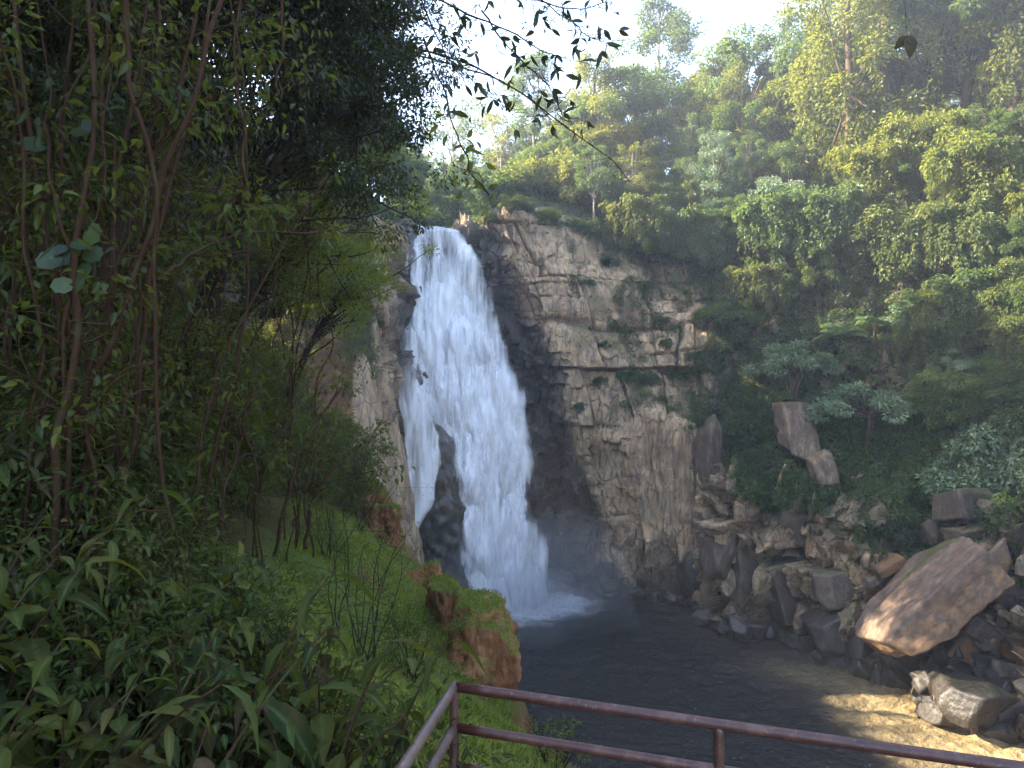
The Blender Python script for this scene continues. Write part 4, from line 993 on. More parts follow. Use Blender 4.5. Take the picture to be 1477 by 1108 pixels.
obj('creepers', cover(), None, 'dark creepers and seedlings covering the steep gorge slope', 'undergrowth', kind='stuff')
def leafy(name, pts_px, n, L, mat, lab, spread):
    rng = np.random.default_rng(len(lab)); f = Acc(); cs = []
    poly = np.array(pts_px, float); lo, hi = poly.min(0), poly.max(0)
    def inside(x, y):
        c = False; j = len(poly) - 1
        for i in range(len(poly)):
            if (poly[i, 1] > y) != (poly[j, 1] > y) and x < (poly[j, 0] - poly[i, 0]) * (y - poly[i, 1]) / (poly[j, 1] - poly[i, 1]) + poly[i, 0]: c = not c
            j = i
        return c
    while len(cs) < n:
        x, y = rng.uniform(lo[0], hi[0]), rng.uniform(lo[1], hi[1])
        if not inside(x, y): continue
        p, nn = ray_hit(x, y)
        cs.append(np.array(p) + np.array(nn) * rng.uniform(.05, .4))
    clump_leaves(f, rng, np.array(cs), spread, 12, L, L * .8, .35, .8, None, hang=.3, upw=1.3)
    return obj(name, f.build(name, [mat]), None, lab, 'undergrowth', kind='stuff')
leafy('ground_cover', [(1330, 690), (1400, 610), (1500, 560), (1500, 700), (1400, 705), (1350, 720)], 1500, .30, L_pale, 'broad pale leaved ground cover on the bank above the rockfall', .35)
leafy('ground_cover', [(1060, 695), (1130, 680), (1190, 690), (1200, 725), (1100, 735), (1060, 710)], 420, .20, L_fern, 'leafy plants on the shelf below the tall standing rock', .25)
leafy('ground_cover', [(1190, 600), (1340, 600), (1420, 720), (1330, 760), (1230, 700), (1190, 690)], 1500, .20, L_fern, 'green creepers over the bank right of the leafy shelf', .3)
leafy('ground_cover', [(1060, 560), (1110, 560), (1110, 690), (1190, 600), (1200, 680), (1050, 690)], 700, .18, L_fern, 'creepers around the tall standing rock', .25)
# ------------------------------------------------------------------ the near left bank: stems, understory, canopy
zl = lambda x, y: float(zleft(np.array([x]), np.array([y]))[0])
def xc_of(Y): return float(np.interp(Y, _Y, _Xc))
def broad_plant(seed):
    rng = np.random.default_rng(seed); w, f = Acc(), Acc(); v = seed % 7
    lw, ll, lm = ((.30, 1., L_near), (.40, .95, L_olive), (.36, 1.1, L_purple), (.52, .75, L_near), (.22, .8, L_olive), (.48, .62, L_near), (.34, 1.3, L_near))[v]
    for k in range(rng.integers(3, 6)):
        a = rng.uniform(0, 6.28); hh = rng.uniform(.55, 1.25); lean = rng.uniform(.15, .55)
        tt = np.linspace(0, 1, 12); hd = np.array([np.cos(a), np.sin(a), 0])
        pts = hd * (lean * hh * tt ** 1.7)[:, None] + np.array([0, 0, 1.]) * (hh * (tt - .18 * tt ** 3))[:, None] + np.array([rng.uniform(-.12, .12), rng.uniform(-.12, .12), -.1])
        V, fs = tube(pts, np.linspace(.009, .003, 12), 5); w.add(V, fs)
        n = rng.integers(9, 15); q = np.linspace(.28, 1, n); b = np.stack([np.interp(q, tt, pts[:, i]) for i in range(3)], -1)
        aa = a + np.arange(n) * 2.4 + rng.uniform(-.4, .4, n)
        dr = np.stack([np.cos(aa), np.sin(aa), rng.uniform(-.7, .35, n)], -1)
        big = rng.uniform(.55, .95)
        V, fs, at = leaves(b, dr, np.tile([0, 0, 1.], (n, 1)) + rng.normal(size=(n, 3)) * .2, big * ll * (ln_ := rng.uniform(.12, .27, n)), big * ll * ln_ * lw * rng.uniform(.8, 1.2, n), np.clip(rng.random() * .4 + rng.random(n) * .6, 0, 1), 1, rng.uniform(.35, .9), .16)
        f.add(V, fs, **at)
    return w.build('plant_stems', [B_stem], True), f.build('plant_leaves', [lm], True)
def shrub_mesh(seed, H=2.6, Rr=1.2, ncl=34, per=75, L=.085, lm=None):
    rng = np.random.default_rng(seed); w, f = Acc(), Acc(); tips = []
    for k in range(rng.integers(5, 8)):
        top = np.array([rng.uniform(-1, 1) * Rr, rng.uniform(-1, 1) * Rr, H * rng.uniform(.55, 1)])
        pts = wiggle((rng.uniform(-.15, .15), rng.uniform(-.15, .15), -.3), top, 12, .35 * H / 2.6, rng)
        V, fs = tube(pts, np.linspace(.022, .006, 12) * H / 2.6, 5); w.add(V, fs)
        for j in range(ncl // 6):
            i = rng.integers(3, 12); q = pts[i] + rng.normal(size=3) * np.array([.4, .4, .25]) * min(1, H / 2.); tips.append(q)
            V, fs = tube(wiggle(pts[i], q, 5, .06, rng), np.linspace(.007, .003, 5) * min(1, H / 2.), 4); w.add(V, fs)
    tips = np.array(tips); clump_leaves(f, rng, tips, rng.uniform(.22, .42, len(tips)), per, L, L * .42, .3, .7, np.array([0, 0, H * .3]), 1, hang=.25, upw=1.1)
    return w.build('shrub_stems', [B_stem], True), f.build('shrub_leaves', [lm or L_shrub], False)
def in_added_ravine(X, Y): return X < -5 and abs(Y - (38.5 - SUN_AZ[1] * (X - 23))) < 6
rng = np.random.default_rng(12)
BP = [broad_plant(203 + i) for i in range(14)]
nb = 0
while nb < 250:
    Y = 2.3 + 5.6 * rng.random() ** 1.2; x = rng.uniform(-140, np.interp(Y, [2.3, 3.6, 5, 7, 11], [540, 500, 380, 330, 300])); X = px(x, Y)
    d = xc_of(Y) - X
    if d < (1.9 if Y < 6 else 3.0 + .15 * Y) or (Y < 3.2 and X > -.75): continue
    m = BP[rng.integers(14)]
    o = thing('understory_plant', 'long leaved understory plant on the shaded bank beneath the thin stems', 'plant', (X, Y, zl(X, Y)), 'understory plants on the near bank', (rng.uniform(-.2, .2), rng.uniform(-.1, .35), rng.uniform(0, 6.28)), rng.uniform(.75, 1.35) * (1.3 if Y < 3.6 else 1))
    obj('stem', m[0], o); obj('foliage', m[1], o); nb += 1
US = [shrub_mesh(340 + i, .9, .45, 24, 60, .05, L_near) for i in range(3)]
nb = 0
while nb < 45:
    Y = 3. + 5.5 * rng.random(); x = rng.uniform(-140, np.interp(Y, [2.3, 3.6, 5, 7, 11], [500, 450, 360, 320, 300])); X = px(x, Y); d = xc_of(Y) - X
    if d < 2.2 or (Y < 3.4 and X > -.9): continue
    m = US[rng.integers(3)]
    o = thing('understory_shrub', 'low small leaved shrub between the long leaved plants of the near bank', 'shrub', (X, Y, zl(X, Y)), 'low shrubs of the near bank', (rng.uniform(-.2, .2), rng.uniform(-.1, .35), rng.uniform(0, 6.28)), rng.uniform(.7, 1.4)); obj('stems', m[0], o); obj('foliage', m[1], o); nb += 1
for x, y, Y, s, lab in ((555, 1105, 4.3, 1.0, 'dark glossy leaved plant beside the corner of the railing'), (500, 1120, 3.6, 1.0, 'long leaved plant at the bottom edge just left of the railing'), (610, 1090, 4.9, .7, 'small dark plant touching the left rail'), (420, 1110, 3.3, 1.1, 'long leaved plant with purple brown leaves at the bottom edge')):
    m = BP[int(Y * 10) % 7]; p = P(x, y, Y); p = (p[0], p[1], zl(p[0], p[1]))
    o = thing('understory_plant', lab, 'plant', p, None, (0, 0, Y), s); obj('stem', m[0], o); obj('foliage', m[1], o)
SH = [shrub_mesh(300 + i, L=.10 if i % 2 else .13, per=70) for i in range(5)] + [shrub_mesh(320 + i, 1.5, .8, 26, 80, .06) for i in range(3)]
ns = 0; tries = 0
while ns < 270 and tries < 9000:
    tries += 1
    Y = 8 + 36 * rng.random() ** 1.3; x = rng.uniform(-60, 545); X = px(x, Y); d = xc_of(Y) - X
    if d < (6.2 if Y < 22 else 4.2 if Y < 29 else 2.6 if Y < 35 else .3) or d > 20 or (in_added_ravine(X, Y) and X < -15) or (x < 250 and Y < 12): continue
    m = SH[rng.integers(8)]; s = rng.uniform(.8, 1.35) * (1 + max(0, Y - 14) * .02) * (.62 if in_added_ravine(X, Y) or d < 2.5 else 1)
    o = thing('forest_shrub', 'small leaved shrub in the tangle climbing the hillside' if Y < 20 else 'leafy shrub farther up the bank towards the falls', 'shrub', (X, Y, zl(X, Y)), 'shrubs of the hillside tangle' if Y < 20 else 'shrubs of the bank near the falls', (rng.uniform(-.15, .15), rng.uniform(-.05, .3), rng.uniform(0, 6.28)), s)
    obj('stems', m[0], o); obj('foliage', m[1], o); ns += 1
for i in range(64):
    Y = rng.uniform(29, 48); d = rng.uniform(2.0 if Y < 37 else .1, 6.5); X = xc_of(Y) - d
    m = SH[rng.integers(8)]; rv = in_added_ravine(X, Y)
    o = thing('forest_shrub', 'leafy shrub farther up the bank towards the falls', 'shrub', (X, Y, zl(X, Y)), 'shrubs of the bank near the falls', (rng.uniform(-.15, .15), rng.uniform(-.05, .3), rng.uniform(0, 6.28)), rng.uniform(.8, 1.0) if rv else rng.uniform(1.1, 1.7))
    obj('stems', m[0], o); obj('foliage', m[1], o)
# thin trees and lianas, each traced through the place it stands
STEMS = [
 ([(72, 838, 6.0), (82, 640, 6.1), (108, 440, 6.3), (128, 240, 6.6), (140, -60, 7)], .034, 'straight brown stem, thickest of the bundle rising from the long leaved plants'),
 ([(42, 718, 6.6), (112, 580, 6.5), (180, 470, 6.4), (214, 300, 6.3), (285, 120, 6.3), (330, -60, 6.5)], .03, 'brown stem leaning across behind the straight brown one'),
 ([(178, -60, 6), (185, 80, 6), (206, 200, 6), (222, 330, 6.1), (229, 480, 6.2), (238, 700, 6.4), (240, 760, 6.5)], .022, 'long wavy pale liana hanging from the canopy to the plants'),
 ([(122, 725, 6.8), (138, 520, 6.9), (158, 360, 7), (190, 150, 7.2), (215, -60, 7.4)], .026, 'thin brown stem just right of the bundle'),
 ([(182, 705, 7), (200, 545, 7), (212, 400, 7.1), (262, 180, 7.3), (310, -60, 7.5)], .024, 'thin stem crossing behind the wavy pale liana'),
 ([(196, 660, 7.4), (208, 430, 7.4), (205, 300, 7.4), (240, 110, 7.4), (232, -50, 7.5)], .02, 'thin stem with a twist near the wavy pale liana'),
 ([(272, 850, 8), (284, 640, 8.2), (318, 520, 8.4), (395, 380, 8.8), (470, 250, 9.2)], .022, 'slender stem leaning towards the falls from the long leaved plants'),
 ([(285, 800, 8.4), (306, 700, 8.5), (330, 560, 8.6), (352, 430, 8.8), (350, 260, 9), (342, 100, 9), (330, -50, 9)], .022, 'slender stem rising straight into the dark canopy'),
 ([(310, 860, 8), (322, 720, 8), (350, 600, 8.2), (372, 560, 8.3)], .018, 'short leaning stem beside the slender straight one'),
 ([(-60, 480, 9.5), (0, 355, 9.5), (26, 240, 9.6), (42, 120, 9.8), (60, -60, 10)], .09, 'thick leaning trunk cut by the edge of the picture'),
 ([(228, 400, 7), (270, 370, 7.4), (330, 335, 8), (440, 330, 9), (530, 322, 10)], .02, 'branch arching sideways from the wavy liana towards the falls'),
 ([(405, -50, 8), (410, 60, 8), (404, 128, 8), (398, 150, 8)], .018, 'short hanging root with a blunt end in the dark canopy'),
 ([(348, -50, 7.5), (338, 60, 7.5), (352, 200, 7.5), (357, 262, 7.5), (346, 282, 7.5)], .018, 'liana with a hooked lower end under the canopy'),
 ([(280, -50, 7), (283, 30, 7), (258, 150, 7), (222, 205, 7), (208, 330, 7)], .02, 'twisting liana hanging through the dark canopy'),
 ([(20, 860, 6), (30, 700, 6.1), (55, 600, 6.3), (100, 480, 6.6), (190, 330, 7)], .02, 'thin stem leaning over the edge bundle'),
 ([(140, 800, 6.6), (128, 640, 6.6), (124, 560, 6.7), (160, 440, 6.8), (170, 200, 7)], .02, 'crooked thin stem in the brown bundle'),
 ([(88, 800, 6.3), (96, 600, 6.3), (100, 440, 6.3), (96, 330, 6.4), (60, 180, 6.5)], .022, 'stem standing close beside the thickest of the bundle'),
 ([(395, 800, 12), (420, 700, 12), (435, 640, 12.3), (490, 560, 13)], .03, 'grey brown shrub trunk at the upper end of the grassy slope'),
 ([(440, 790, 13), (448, 735, 13), (470, 690, 13.2), (520, 640, 13.6)], .04, 'curved orange brown trunk at the edge of the grassy slope'),
 ([(425, 760, 9), (438, 700, 9), (470, 620, 9.2)], .012, 'thin dry cane lying against the curved orange brown trunk'),
]
def stem(poly, r, name='thin_stem', mat=None, n=34, jit=.05, seed=0):
    rg = np.random.default_rng(seed); q = np.array([P(*p) for p in poly]); t = np.linspace(0, 1, len(q)); u = np.linspace(0, 1, n)
    pts = np.stack([np.interp(u, t, q[:, i]) for i in range(3)], -1)
    for _ in range(3): pts[1:-1] = (pts[:-2] + 2 * pts[1:-1] + pts[2:]) / 4
    s = rg.uniform(0, 99); pts += jit * np.stack([fbm(np.stack([u * 5, u * 0 + s, u * 0 + k * 7], -1), 3, 3) for k in range(3)], -1)
    rad = r * (1.05 - .35 * u) * (1 + .18 * fbm(np.stack([u * 14, u * 0 + s, u * 0], -1), 4, 3))
    return pts, rad
lrng = np.random.default_rng(50)
for i, (poly, r, lab) in enumerate(STEMS):
    ks = .82 if poly[0][2] < 9 else 1.; pts, rad = stem([(a, b_, c_ * ks) for a, b_, c_ in poly], r * ks, seed=i)
    nm = 'liana' if 'liana' in lab else 'hanging_root' if 'root' in lab else 'tree_trunk' if 'trunk' in lab else 'branch' if 'branch' in lab else 'thin_stem'
    o = thing(nm, lab, nm.split('_')[-1], pts[0])
    w, f = Acc(), Acc(); tips = []
    V, fs = tube(pts - pts[0], rad, 8); w.add(V, fs); bk = B_stem
    for k in range(lrng.integers(4, 9)):
        j = lrng.integers(8, len(pts) - 1); q = pts[j] + lrng.normal(size=3) * np.array([.5, .4, .3]) + np.array([0, 0, .25])
        V, fs = tube(wiggle(pts[j], q, 8, .12, lrng) - pts[0], np.linspace(.009, .003, 8), 5); w.add(V, fs); tips.append(q - pts[0])
    obj('wood', w.build(nm, [bk], True), o)
    clump_leaves(f, lrng, np.array(tips), .26, 16, .095, .042, .3, .7, None, 1, hang=.3, upw=1.1)
    obj('foliage', f.build('stem_leaves', [L_shrub], False), o)
SV = []
for i in range(9):
    rg = np.random.default_rng(700 + i); hgt = 7.
    pts = wiggle((0, 0, -.4), (rg.uniform(-1.2, 1.2), rg.uniform(-.6, .6), hgt), 40, .55, rg, 2.5)
    V, fs = tube(pts, np.linspace(.022, .011, 40), 6); w, f = Acc(), Acc(); w.add(V, fs); tips = []
    for k in range(9):
        j = rg.integers(12, 39); q = pts[j] + rg.normal(size=3) * .55
        V, fs = tube(wiggle(pts[j], q, 7, .12, rg), np.linspace(.008, .003, 7), 5); w.add(V, fs); tips.append(q)
    clump_leaves(f, rg, np.array(tips), .34, 40, .095, .042, .3, .7, None, 1, hang=.3, upw=1.1)
    SV.append((w.build('sapling_wood', [B_stem], True), f.build('sapling_leaves', [L_shrub], False)))
ns = 0
while ns < 85:
    Y = rng.uniform(5.5, 17); x = rng.uniform(-80, 470); X = px(x, Y); d = xc_of(Y) - X
    if d < 4.2: continue
    m = SV[rng.integers(9)]
    o = thing('sapling', 'thin brown sapling in the crowded thicket of the hillside', 'sapling', (X, Y, zl(X, Y)), 'saplings of the hillside thicket', (rng.uniform(-.15, .15), rng.uniform(-.12, .16), rng.uniform(0, 6.28)), rng.uniform(.7, 1.25))
    obj('wood', m[0], o); obj('foliage', m[1], o); ns += 1
# overhanging trees
def overhang(name_lab, base, crown_c, r, n, per, L, seed, lm, cut=None, cr=(.3, .6), nl=26, detail=0):
    rg = np.random.default_rng(seed); w, f = Acc(), Acc(); cc = np.array(crown_c, float)
    cen = crown_points(rg, n, r, .5, .15, -1) + cc
    if cut is not None: cen = cen[[cut(*q) for q in cen]]
    b = np.array(base, float)
    t_ = wiggle((0, 0, -.5), cc - b, 16, .5, rg); V, fs = tube(t_, np.linspace(.16, .07, 16), 8); w.add(V, fs)
    clump_leaves(f, rg, cen - b, rg.uniform(cr[0], cr[1], len(cen)), per, L, L * .45, .3, .7, cc - b, detail, hang=.3, upw=1.)
    far = cen[rg.permutation(len(cen))[:nl]]
    for q in far: limb_tubes(w, rg, t_[rg.integers(9, 16)], [q - b], .035, 9)
    o = thing('overhanging_tree', name_lab, 'tree', b)
    obj('trunk', w.build('overhang_wood', [B_black], True), o); obj('crown', f.build('overhang_leaves', [lm], False), o); return o
def bb(x, Y): return (x, Y, zl(x, Y))
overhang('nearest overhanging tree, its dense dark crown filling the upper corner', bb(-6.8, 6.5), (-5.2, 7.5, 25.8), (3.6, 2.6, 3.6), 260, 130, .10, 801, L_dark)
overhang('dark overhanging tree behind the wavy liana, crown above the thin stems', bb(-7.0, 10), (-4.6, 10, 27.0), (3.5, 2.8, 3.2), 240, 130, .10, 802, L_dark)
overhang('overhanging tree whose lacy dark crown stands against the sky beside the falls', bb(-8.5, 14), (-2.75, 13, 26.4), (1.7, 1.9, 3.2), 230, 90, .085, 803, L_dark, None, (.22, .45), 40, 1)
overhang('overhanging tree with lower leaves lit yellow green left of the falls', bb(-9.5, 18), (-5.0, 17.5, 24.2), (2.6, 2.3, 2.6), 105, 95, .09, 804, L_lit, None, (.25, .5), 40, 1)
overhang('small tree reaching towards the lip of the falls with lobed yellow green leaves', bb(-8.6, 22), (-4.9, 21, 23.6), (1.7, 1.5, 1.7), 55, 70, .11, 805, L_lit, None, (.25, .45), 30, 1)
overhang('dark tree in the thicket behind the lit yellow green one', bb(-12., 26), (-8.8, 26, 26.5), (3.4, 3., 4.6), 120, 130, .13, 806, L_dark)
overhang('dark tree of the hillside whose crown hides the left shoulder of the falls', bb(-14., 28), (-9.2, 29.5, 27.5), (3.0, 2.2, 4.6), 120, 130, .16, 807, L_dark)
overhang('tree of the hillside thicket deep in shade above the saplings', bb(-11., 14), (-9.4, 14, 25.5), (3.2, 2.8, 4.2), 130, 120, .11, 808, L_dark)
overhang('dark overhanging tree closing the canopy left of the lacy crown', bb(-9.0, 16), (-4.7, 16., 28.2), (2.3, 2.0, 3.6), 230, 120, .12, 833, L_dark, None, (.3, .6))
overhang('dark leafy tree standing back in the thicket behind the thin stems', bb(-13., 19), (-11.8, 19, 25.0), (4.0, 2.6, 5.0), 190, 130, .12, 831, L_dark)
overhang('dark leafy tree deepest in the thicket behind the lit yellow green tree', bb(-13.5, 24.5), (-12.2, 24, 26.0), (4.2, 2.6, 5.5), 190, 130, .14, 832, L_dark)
overhang('unseen canopy tree added to shade the platform and the near bank', bb(-7.5, 3.), (-5.6, 5.2, 31.5), (5.0, 4.2, 3.0), 230, 110, .16, 821, L_dark, None, (.5, .9))  # this and the next: unseen crowns added to darken the near bank
overhang('unseen canopy tree added to shade the saplings, crown beyond the top of the picture', bb(-11, 9), (-7.0, 10., 33.5), (5.2, 4.5, 3.2), 210, 110, .18, 822, L_dark, None, (.5, 1.))
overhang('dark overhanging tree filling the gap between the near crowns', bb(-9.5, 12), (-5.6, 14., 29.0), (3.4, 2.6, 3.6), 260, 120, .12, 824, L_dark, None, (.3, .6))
# bare twigs and elongated leaves against the sky, from a branch of the nearest canopy
def twig_branch():
    rg = np.random.default_rng(66); w, f = Acc(), Acc()
    paths = [[(430, -120, 5), (560, -40, 5), (680, 20, 5.1), (770, 60, 5.2), (820, 90, 5.3)], [(560, -60, 5), (700, -20, 5.2), (800, 10, 5.3), (880, 5, 5.3)], [(600, -20, 5), (640, 80, 5), (690, 120, 5.1), (735, 165, 5.1)], [(640, -80, 5), (740, -30, 5), (835, 40, 5), (868, 62, 5)], [(690, 10, 5.1), (740, 80, 5.2), (790, 130, 5.2), (812, 165, 5.2)], [(520, -60, 5), (600, 20, 5), (650, 60, 5), (640, 140, 5)]]
    org = np.array(P(430, -120, 5))
    for k, po in enumerate(paths):
        pts, rad = stem(po, .011 if k < 2 else .007, n=26, jit=.03, seed=90 + k); V, fs = tube(pts - org, rad * np.linspace(1, .4, 26), 6); w.add(V, fs)
        for j in range(6, 26):
            for _ in range(2):
                q = pts[j] + rg.normal(size=3) * np.array([.12, .06, .1]) + np.array([.03, 0, -.03])
                V, fs = tube(wiggle(pts[j], q, 5, .03, rg) - org, np.linspace(.003, .0015, 5), 4); w.add(V, fs)
                if rg.random() < .62:
                    n = rg.integers(1, 3); dd = rg.normal(size=(n, 3)) * .6 + np.array([.25, 0, -.55])
                    V, fs, at = leaves(np.tile(q - org, (n, 1)), dd, rg.normal(size=(n, 3)) + np.array([0, -.4, .6]), rg.uniform(.07, .13, n), rg.uniform(.026, .042, n), rg.random(n), 1, .25, .15); f.add(V, fs, **at)
    o = thing('overhanging_branch', 'nearly bare branch with few dark pointed leaves silhouetted against the sky', 'branch', org)
    obj('twigs', w.build('branch_twigs', [B_black], True), o); obj('foliage', f.build('branch_leaves', [L_dark], True), o)
twig_branch()
# two drooping bamboo canes and a hanging leafy twig
def cane(poly, r, lab, seed, leafy_=True):
    pts, rad = stem(poly, r, n=60, jit=.03, seed=seed); org = pts[0]; rg = np.random.default_rng(seed); w, f = Acc(), Acc()
    V, fs = tube(pts - org, rad * np.linspace(1, .45, 60), 7); w.add(V, fs)
    for j in range(6, 59, 6):
        Vn, fn = tube(np.array([pts[j] - org, pts[j + 1] - org]) , rad[j] * 1.35 * (1 - .5 * j / 60), 7); w.add(Vn, fn)
        for _ in range(5):
            q = pts[j] + rg.normal(size=3) * .28; V, fs = tube(wiggle(pts[j], q, 5, .04, rg) - org, np.linspace(.005, .002, 5), 4); w.add(V, fs)
            if leafy_ and rg.random() < .4:
                V, fs, at = leaves((q - org)[None], rg.normal(size=(1, 3)) + [[0, 0, -.5]], np.array([[0, -.3, 1.]]), np.array([.22]), np.array([.035]), rg.random(1), 1); f.add(V, fs, **at)
    o = thing('bamboo_cane', lab, 'bamboo', org); obj('cane', w.build('cane', [B_black], True), o)
    if f.V: obj('foliage', f.build('cane_leaves', [L_dark], True), o)
cane([(560, 60, 15), (620, 75, 15), (690, 96, 15.3), (760, 138, 15.8), (840, 200, 16.2), (885, 230, 16.5), (910, 262, 16.7)], .03, 'longer drooping bamboo cane arching across the sky above the falls', 5)
cane([(560, 70, 14), (650, 92, 14), (705, 110, 14.2), (762, 142, 14.4), (800, 178, 14.6)], .022, 'shorter bamboo cane arching just below the longer one', 6)
def hanging_twig():
    rg = np.random.default_rng(3); pts, rad = stem([(610, 60, 9), (640, 130, 9), (660, 200, 9), (676, 240, 9), (702, 282, 9)], .013, n=26, seed=8, jit=.05); org = pts[0]; w, f = Acc(), Acc()
    V, fs = tube(pts - org, rad, 6); w.add(V, fs)
    for j in range(9, 26):
        n = 2; dd = rg.normal(size=(n, 3)) * .7 + np.array([.2, 0, -.5]); b = pts[j] + rg.normal(size=(n, 3)) * .09 - org
        V, fs, at = leaves(b, dd, rg.normal(size=(n, 3)) + np.array([0, -.5, .8]), rg.uniform(.12, .2, n), rg.uniform(.05, .08, n), .5 + .5 * rg.random(n), 1); f.add(V, fs, **at)
    o = thing('hanging_twig', 'hanging twig with a few green leaves in front of the hazy trees', 'twig', org)
    obj('wood', w.build('twig_wood', [B_black], True), o); obj('foliage', f.build('twig_leaves', [L_shrub], True), o)
hanging_twig()
# large heart shaped leaves of a climbing vine
def heart_leaf(f, rg, c, n, R):
    for _ in range(n):
        b = c + rg.normal(size=3) * np.array([.20, .1, .19]); dn = unit(np.array([rg.uniform(-.8, .8), -.35, rg.uniform(-1, .1)])); nr = unit(np.array([rg.uniform(-.4, .4), -1., rg.uniform(.1, .7)]))
        s = unit(np.cross(dn, nr)); u_ = np.cross(s, dn); r_ = R * rg.uniform(.7, 1.2)
        th = np.linspace(0, 2 * np.pi, 26, endpoint=False); rad = r_ * (1 + .35 * np.cos(th) - .45 * np.exp(-((np.abs(th - np.pi)) / .32) ** 2)) * (1 + .07 * np.cos(9 * th))
        x_, y_ = rad * np.cos(th), rad * np.sin(th) * .95
        V = b + np.outer(x_, dn) + np.outer(y_, s) + np.outer(-.9 / R * .12 * (x_ ** 2 + y_ ** 2) + .04 * np.abs(y_), u_)
        V = np.concatenate([b[None], V]); k = np.arange(26); f.add(V, [np.stack([0 * k, k + 1, (k + 1) % 26 + 1], -1)], rnd=rg.random(), rib=np.concatenate([[1.], np.zeros(26)]))
for (x, y, Y, n, R, lab, sd_) in ((108, 372, 5.2, 10, .085, 'cluster of large heart shaped vine leaves, some pale and torn, before the brown stems', 1), (133, 168, 5.6, 5, .09, 'dim cluster of heart shaped vine leaves high in the dark canopy', 2)):
    rg = np.random.default_rng(sd_); f, w = Acc(), Acc(); c = np.array(P(x, y, Y)); heart_leaf(f, rg, np.zeros(3), n, R)
    V, fs = tube(wiggle((0, .05, 0), (.25, .4, 2.6), 14, .15, rg), .006, 5); w.add(V, fs)
    o = thing('climbing_vine', lab, 'vine', c); obj('stem', w.build('vine_stem', [B_stem], True), o); obj('foliage', f.build('heart_leaves', [L_heart], True), o)
# a dead leaf on a thread
rg = np.random.default_rng(21); f, w = Acc(), Acc(); V, fs, at = leaves(np.zeros((3, 3)), np.array([[.3, 0, -1.], [-.5, .1, -.6], [.6, .1, -.5]]), np.array([[0, -1., .2], [.1, -1, .1], [-.2, -1., .3]]), np.array([.17, .12, .11]), np.array([.12, .08, .07]), np.array([.2, .5, 1.]), 1); f.add(V, fs, **at)
V, fs = tube(wiggle((0, 0, 0), (.05, .1, 3.4), 16, .05, rg), .0015, 4); w.add(V, fs)
o = thing('hanging_leaf', 'dark withered leaf hanging alone before the sunlit trees', 'leaf', P(1308, 52, 5.5)); obj('stalk', w.build('leaf_thread', [B_black], True), o); obj('blade', f.build('withered_leaf', [leaf_material('withered_leaf', [(.02, .03, .02), (.03, .04, .015), (.16, .06, .015)], (.3, .15, .03), .2)], True), o)
# bare shrubs and bushes on the grassy slope
def bare_shrub(x, y, Y, H, lab, seed, n=9, leaf=.0, lm=None, spread=.35):
    rg = np.random.default_rng(seed); w, f = Acc(), Acc(); tips = []
    X = px(x, Y)
    for k in range(n):
        top = np.array([rg.uniform(-1, 1) * spread * H, rg.uniform(-.5, .5) * spread * H, H * rg.uniform(.6, 1)])
        pts = wiggle((rg.uniform(-.06, .06), 0, -.2), top, 14, .1 * H, rg); V, fs = tube(pts, np.linspace(.012, .003, 14), 5); w.add(V, fs)
        for _ in range(5):
            j = rg.integers(5, 14); q = pts[j] + rg.normal(size=3) * .16 * H; q[2] = max(q[2], pts[j][2]); V, fs = tube(wiggle(pts[j], q, 6, .03, rg), np.linspace(.004, .0015, 6), 4); w.add(V, fs); tips.append(q)
    o = thing('bare_shrub' if leaf < .5 else 'slope_bush', lab, 'shrub', (X, Y, zl(X, Y))); obj('stems', w.build('shrub_twigs', [B_black], True), o)
    if leaf:
        clump_leaves(f, rg, np.array(tips), .1 * H, int(26 * leaf), .045, .018, .25, .8, None, hang=.1, upw=1.); obj('foliage', f.build('bush_leaves', [lm or L_shrub], False), o)
bare_shrub(525, 1000, 8.6, 1.75, 'nearly bare dark stemmed shrub standing on the bright grassy slope', 31, 9, .25)
bare_shrub(487, 985, 8.8, 2.1, 'single tall bare stem left of the nearly bare shrub on the grass', 32, 3, .1, None, .08)
bare_shrub(592, 905, 10.6, 1.1, 'dark green fine leaved bush leaning over the grassy slope', 33, 10, 1.4, L_near, .7)
bare_shrub(470, 740, 17, 2.6, 'fine leaved dark bush at the top of the grassy slope beside the curved trunk', 34, 14, 1.6, L_shrub, .6)
bare_shrub(515, 700, 24, 3.2, 'fine leaved bush on the upper bank in front of the tan rock', 35, 14, 1.6, L_shrub, .6)
bare_shrub(800, 1100, 7.0, .5, 'tuft of dry weeds at the brink right of the mossy grass', 36, 8, .5, L_yel, .5)
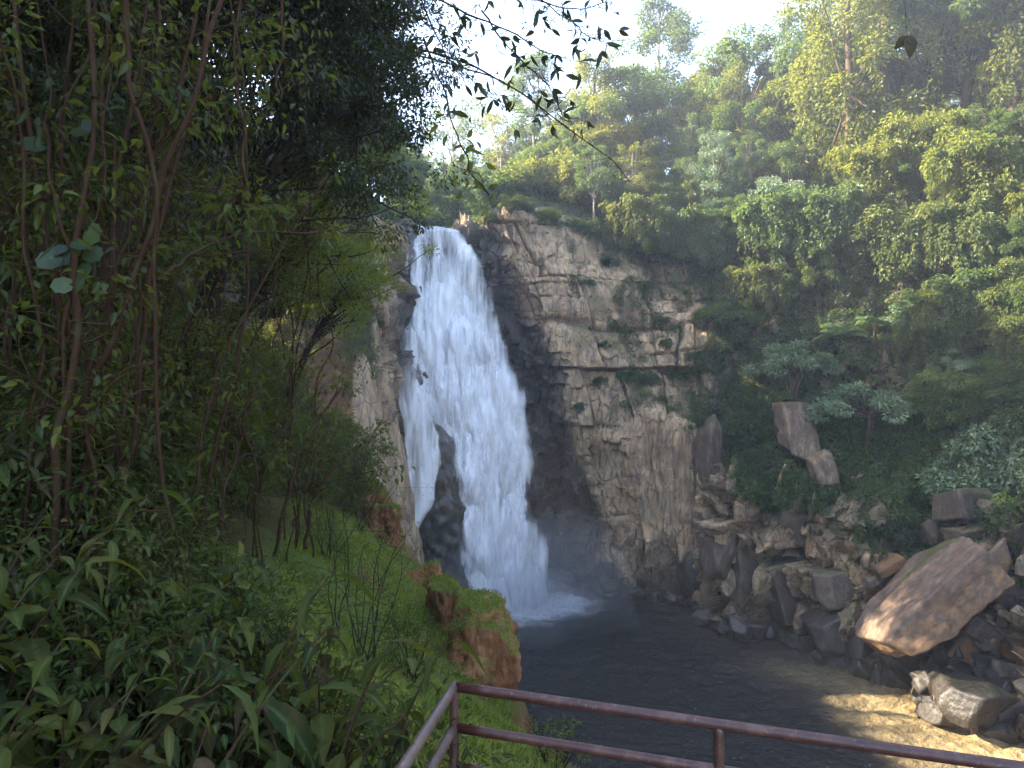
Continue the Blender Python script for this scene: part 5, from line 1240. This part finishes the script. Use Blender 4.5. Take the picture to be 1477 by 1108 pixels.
# ------------------------------------------------------------------ grass on the slope and the bluffs
def grass():
    rg = np.random.default_rng(14); N = 330000; f = Acc()
    Y = 4.2 + 31 * rg.random(N) ** 1.5; d = rg.uniform(-.5, 7.5, N); X = np.interp(Y, _Y, _Xc) - d
    xx = 738.5 + X / Y * F
    p2 = np.stack([X, Y, X * 0], -1)
    k = (xx > 400) & (xx < 860) & (rg.random(N) < np.clip(.62 + .9 * fbm(p2 * .9, 67, 3), .04, 1)) & (rg.random(N) < 1 - sstep(3.4, 5.5, d)) & ~((X > -.55) & (Y < 4.1))
    X, Y = X[k], Y[k]; Z = zleft(X, Y); b = np.stack([X, Y, Z - .01], -1)
    nbase = len(b)
    for o in bluffs:
        co = np.empty(len(o.data.vertices) * 3); o.data.vertices.foreach_get('co', co); co = co.reshape(-1, 3); no = np.empty(len(co) * 3); o.data.vertices.foreach_get('normal', no); no = no.reshape(-1, 3)
        M = np.array(o.matrix_basis if False else (Matrix.Translation(o.location) @ o.rotation_euler.to_matrix().to_4x4())); wv = co @ M[:3, :3].T + M[:3, 3]; wn_ = no @ M[:3, :3].T
        sel = np.where((wn_[:, 2] > .42) | (rg.random(len(wn_)) < .02))[0]; sel = rg.choice(sel, 3600); b = np.concatenate([b, wv[sel] + rg.normal(size=(len(sel), 3)) * .03])
    n = len(b); dr = unit(rg.normal(size=(n, 3)) * .5 + np.array([.15, -.05, .9])); up = rg.normal(size=(n, 3))
    ln = rg.uniform(.04, .13, n) * (1 + b[:, 1] * .012); ln[nbase:] *= .55
    V, fs, at = leaves(b, dr, up, ln, .011 + .0011 * b[:, 1], np.clip(.5 + .5 * fbm(b * 1.3, 68, 3) + rg.normal(size=n) * .2, 0, 1), 0, .45, .1); f.add(V, fs, **at)
    return f.build('grass', [leaf_material('grass_blades', [(.08, .11, .016), (.15, .185, .024), (.22, .24, .035), (.30, .24, .085)], (.4, .45, .05), .35, .55, .25, .0)])
obj('grass', grass(), None, 'bright green mossy grass on the slope above the pool', 'grass', kind='stuff')
# unseen trees added to shade the gorge, on the crest and over the ravine
rng = np.random.default_rng(91)
for i in range(26):
    Y = -8 + i * 2.6 + rng.uniform(-1, 1); X = -30 + rng.uniform(-2.5, 2.5)
    if Y > 60: break
    if in_added_ravine(X, Y): continue
    plant('dome', (X, Y, zl(X, Y) - .3), rng.uniform(.8, 1.1), 'unseen forest tree added for shade on the crest of the hill', 'added shade trees on the hill crest')
tn = math.tan(R_(SUN_EL))
for i, (X, lab) in enumerate(((-23, 'unseen tree added to shade the mouth of the made-up ravine'), (-33, 'unseen tree added to shade the middle of the made-up ravine'), (-43, 'unseen tree added to shade the head of the made-up ravine'))):
    yr = 38.5 - SUN_AZ[1] * (X - 23); zb = (28.5 - X) * tn + 4.4
    overhang(lab, (X, yr + 4.5, zl(X, yr + 4.5)), (X, yr, zb + 6.), (5.5, 9., 5.6), 330, 90, .34, 850 + i, L_dark, None, (.9, 1.7))
# ------------------------------------------------------------------ the misty air
def vol_mat(name, dens, col, an=.0):
    t = NT(name); v = t.n('VolumePrincipled', {'Color': (*col, 1), 'Density': dens, 'Anisotropy': an}); t.t.links.new(v.outputs[0], t.out.inputs[1]); return t.m
lo, hi = (-140, -60, -9.5), (170, 200, 110)
V = [(x, y, z) for x in (lo[0], hi[0]) for y in (lo[1], hi[1]) for z in (lo[2], hi[2])]
obj('haze', mesh('haze', V, [[(0, 1, 3, 2), (4, 6, 7, 5), (0, 4, 5, 1), (2, 3, 7, 6), (0, 2, 6, 4), (1, 5, 7, 3)]], [vol_mat('haze_air', .0013, (.86, .9, 1.0), .45)]), kind='stuff')

def puff(name, c, r, dens, lab, seed):
    V, Fc = ICO5
    d = 1 + .22 * fbm(V * 1.6 + seed, seed, 3)
    Q = V * d[:, None] * np.array(r); Q[:, 2] = np.maximum(Q[:, 2], .12 - c[2])
    obj(name, mesh(name, Q, [Fc], [vol_mat(name, dens, (.93, .95, 1.), .2)], None, True), None, lab, 'mist', kind='stuff', loc=c)
puff('mist', (.6, 60.2, .6), (6.4, 3.4, 3.6), .13, 'white spray hanging at the foot of the falls', 3)
puff('mist', (.8, 59.0, 1.2), (10.0, 8.0, 7.5), .026, 'thin mist drifting from the falls over the pool', 5)
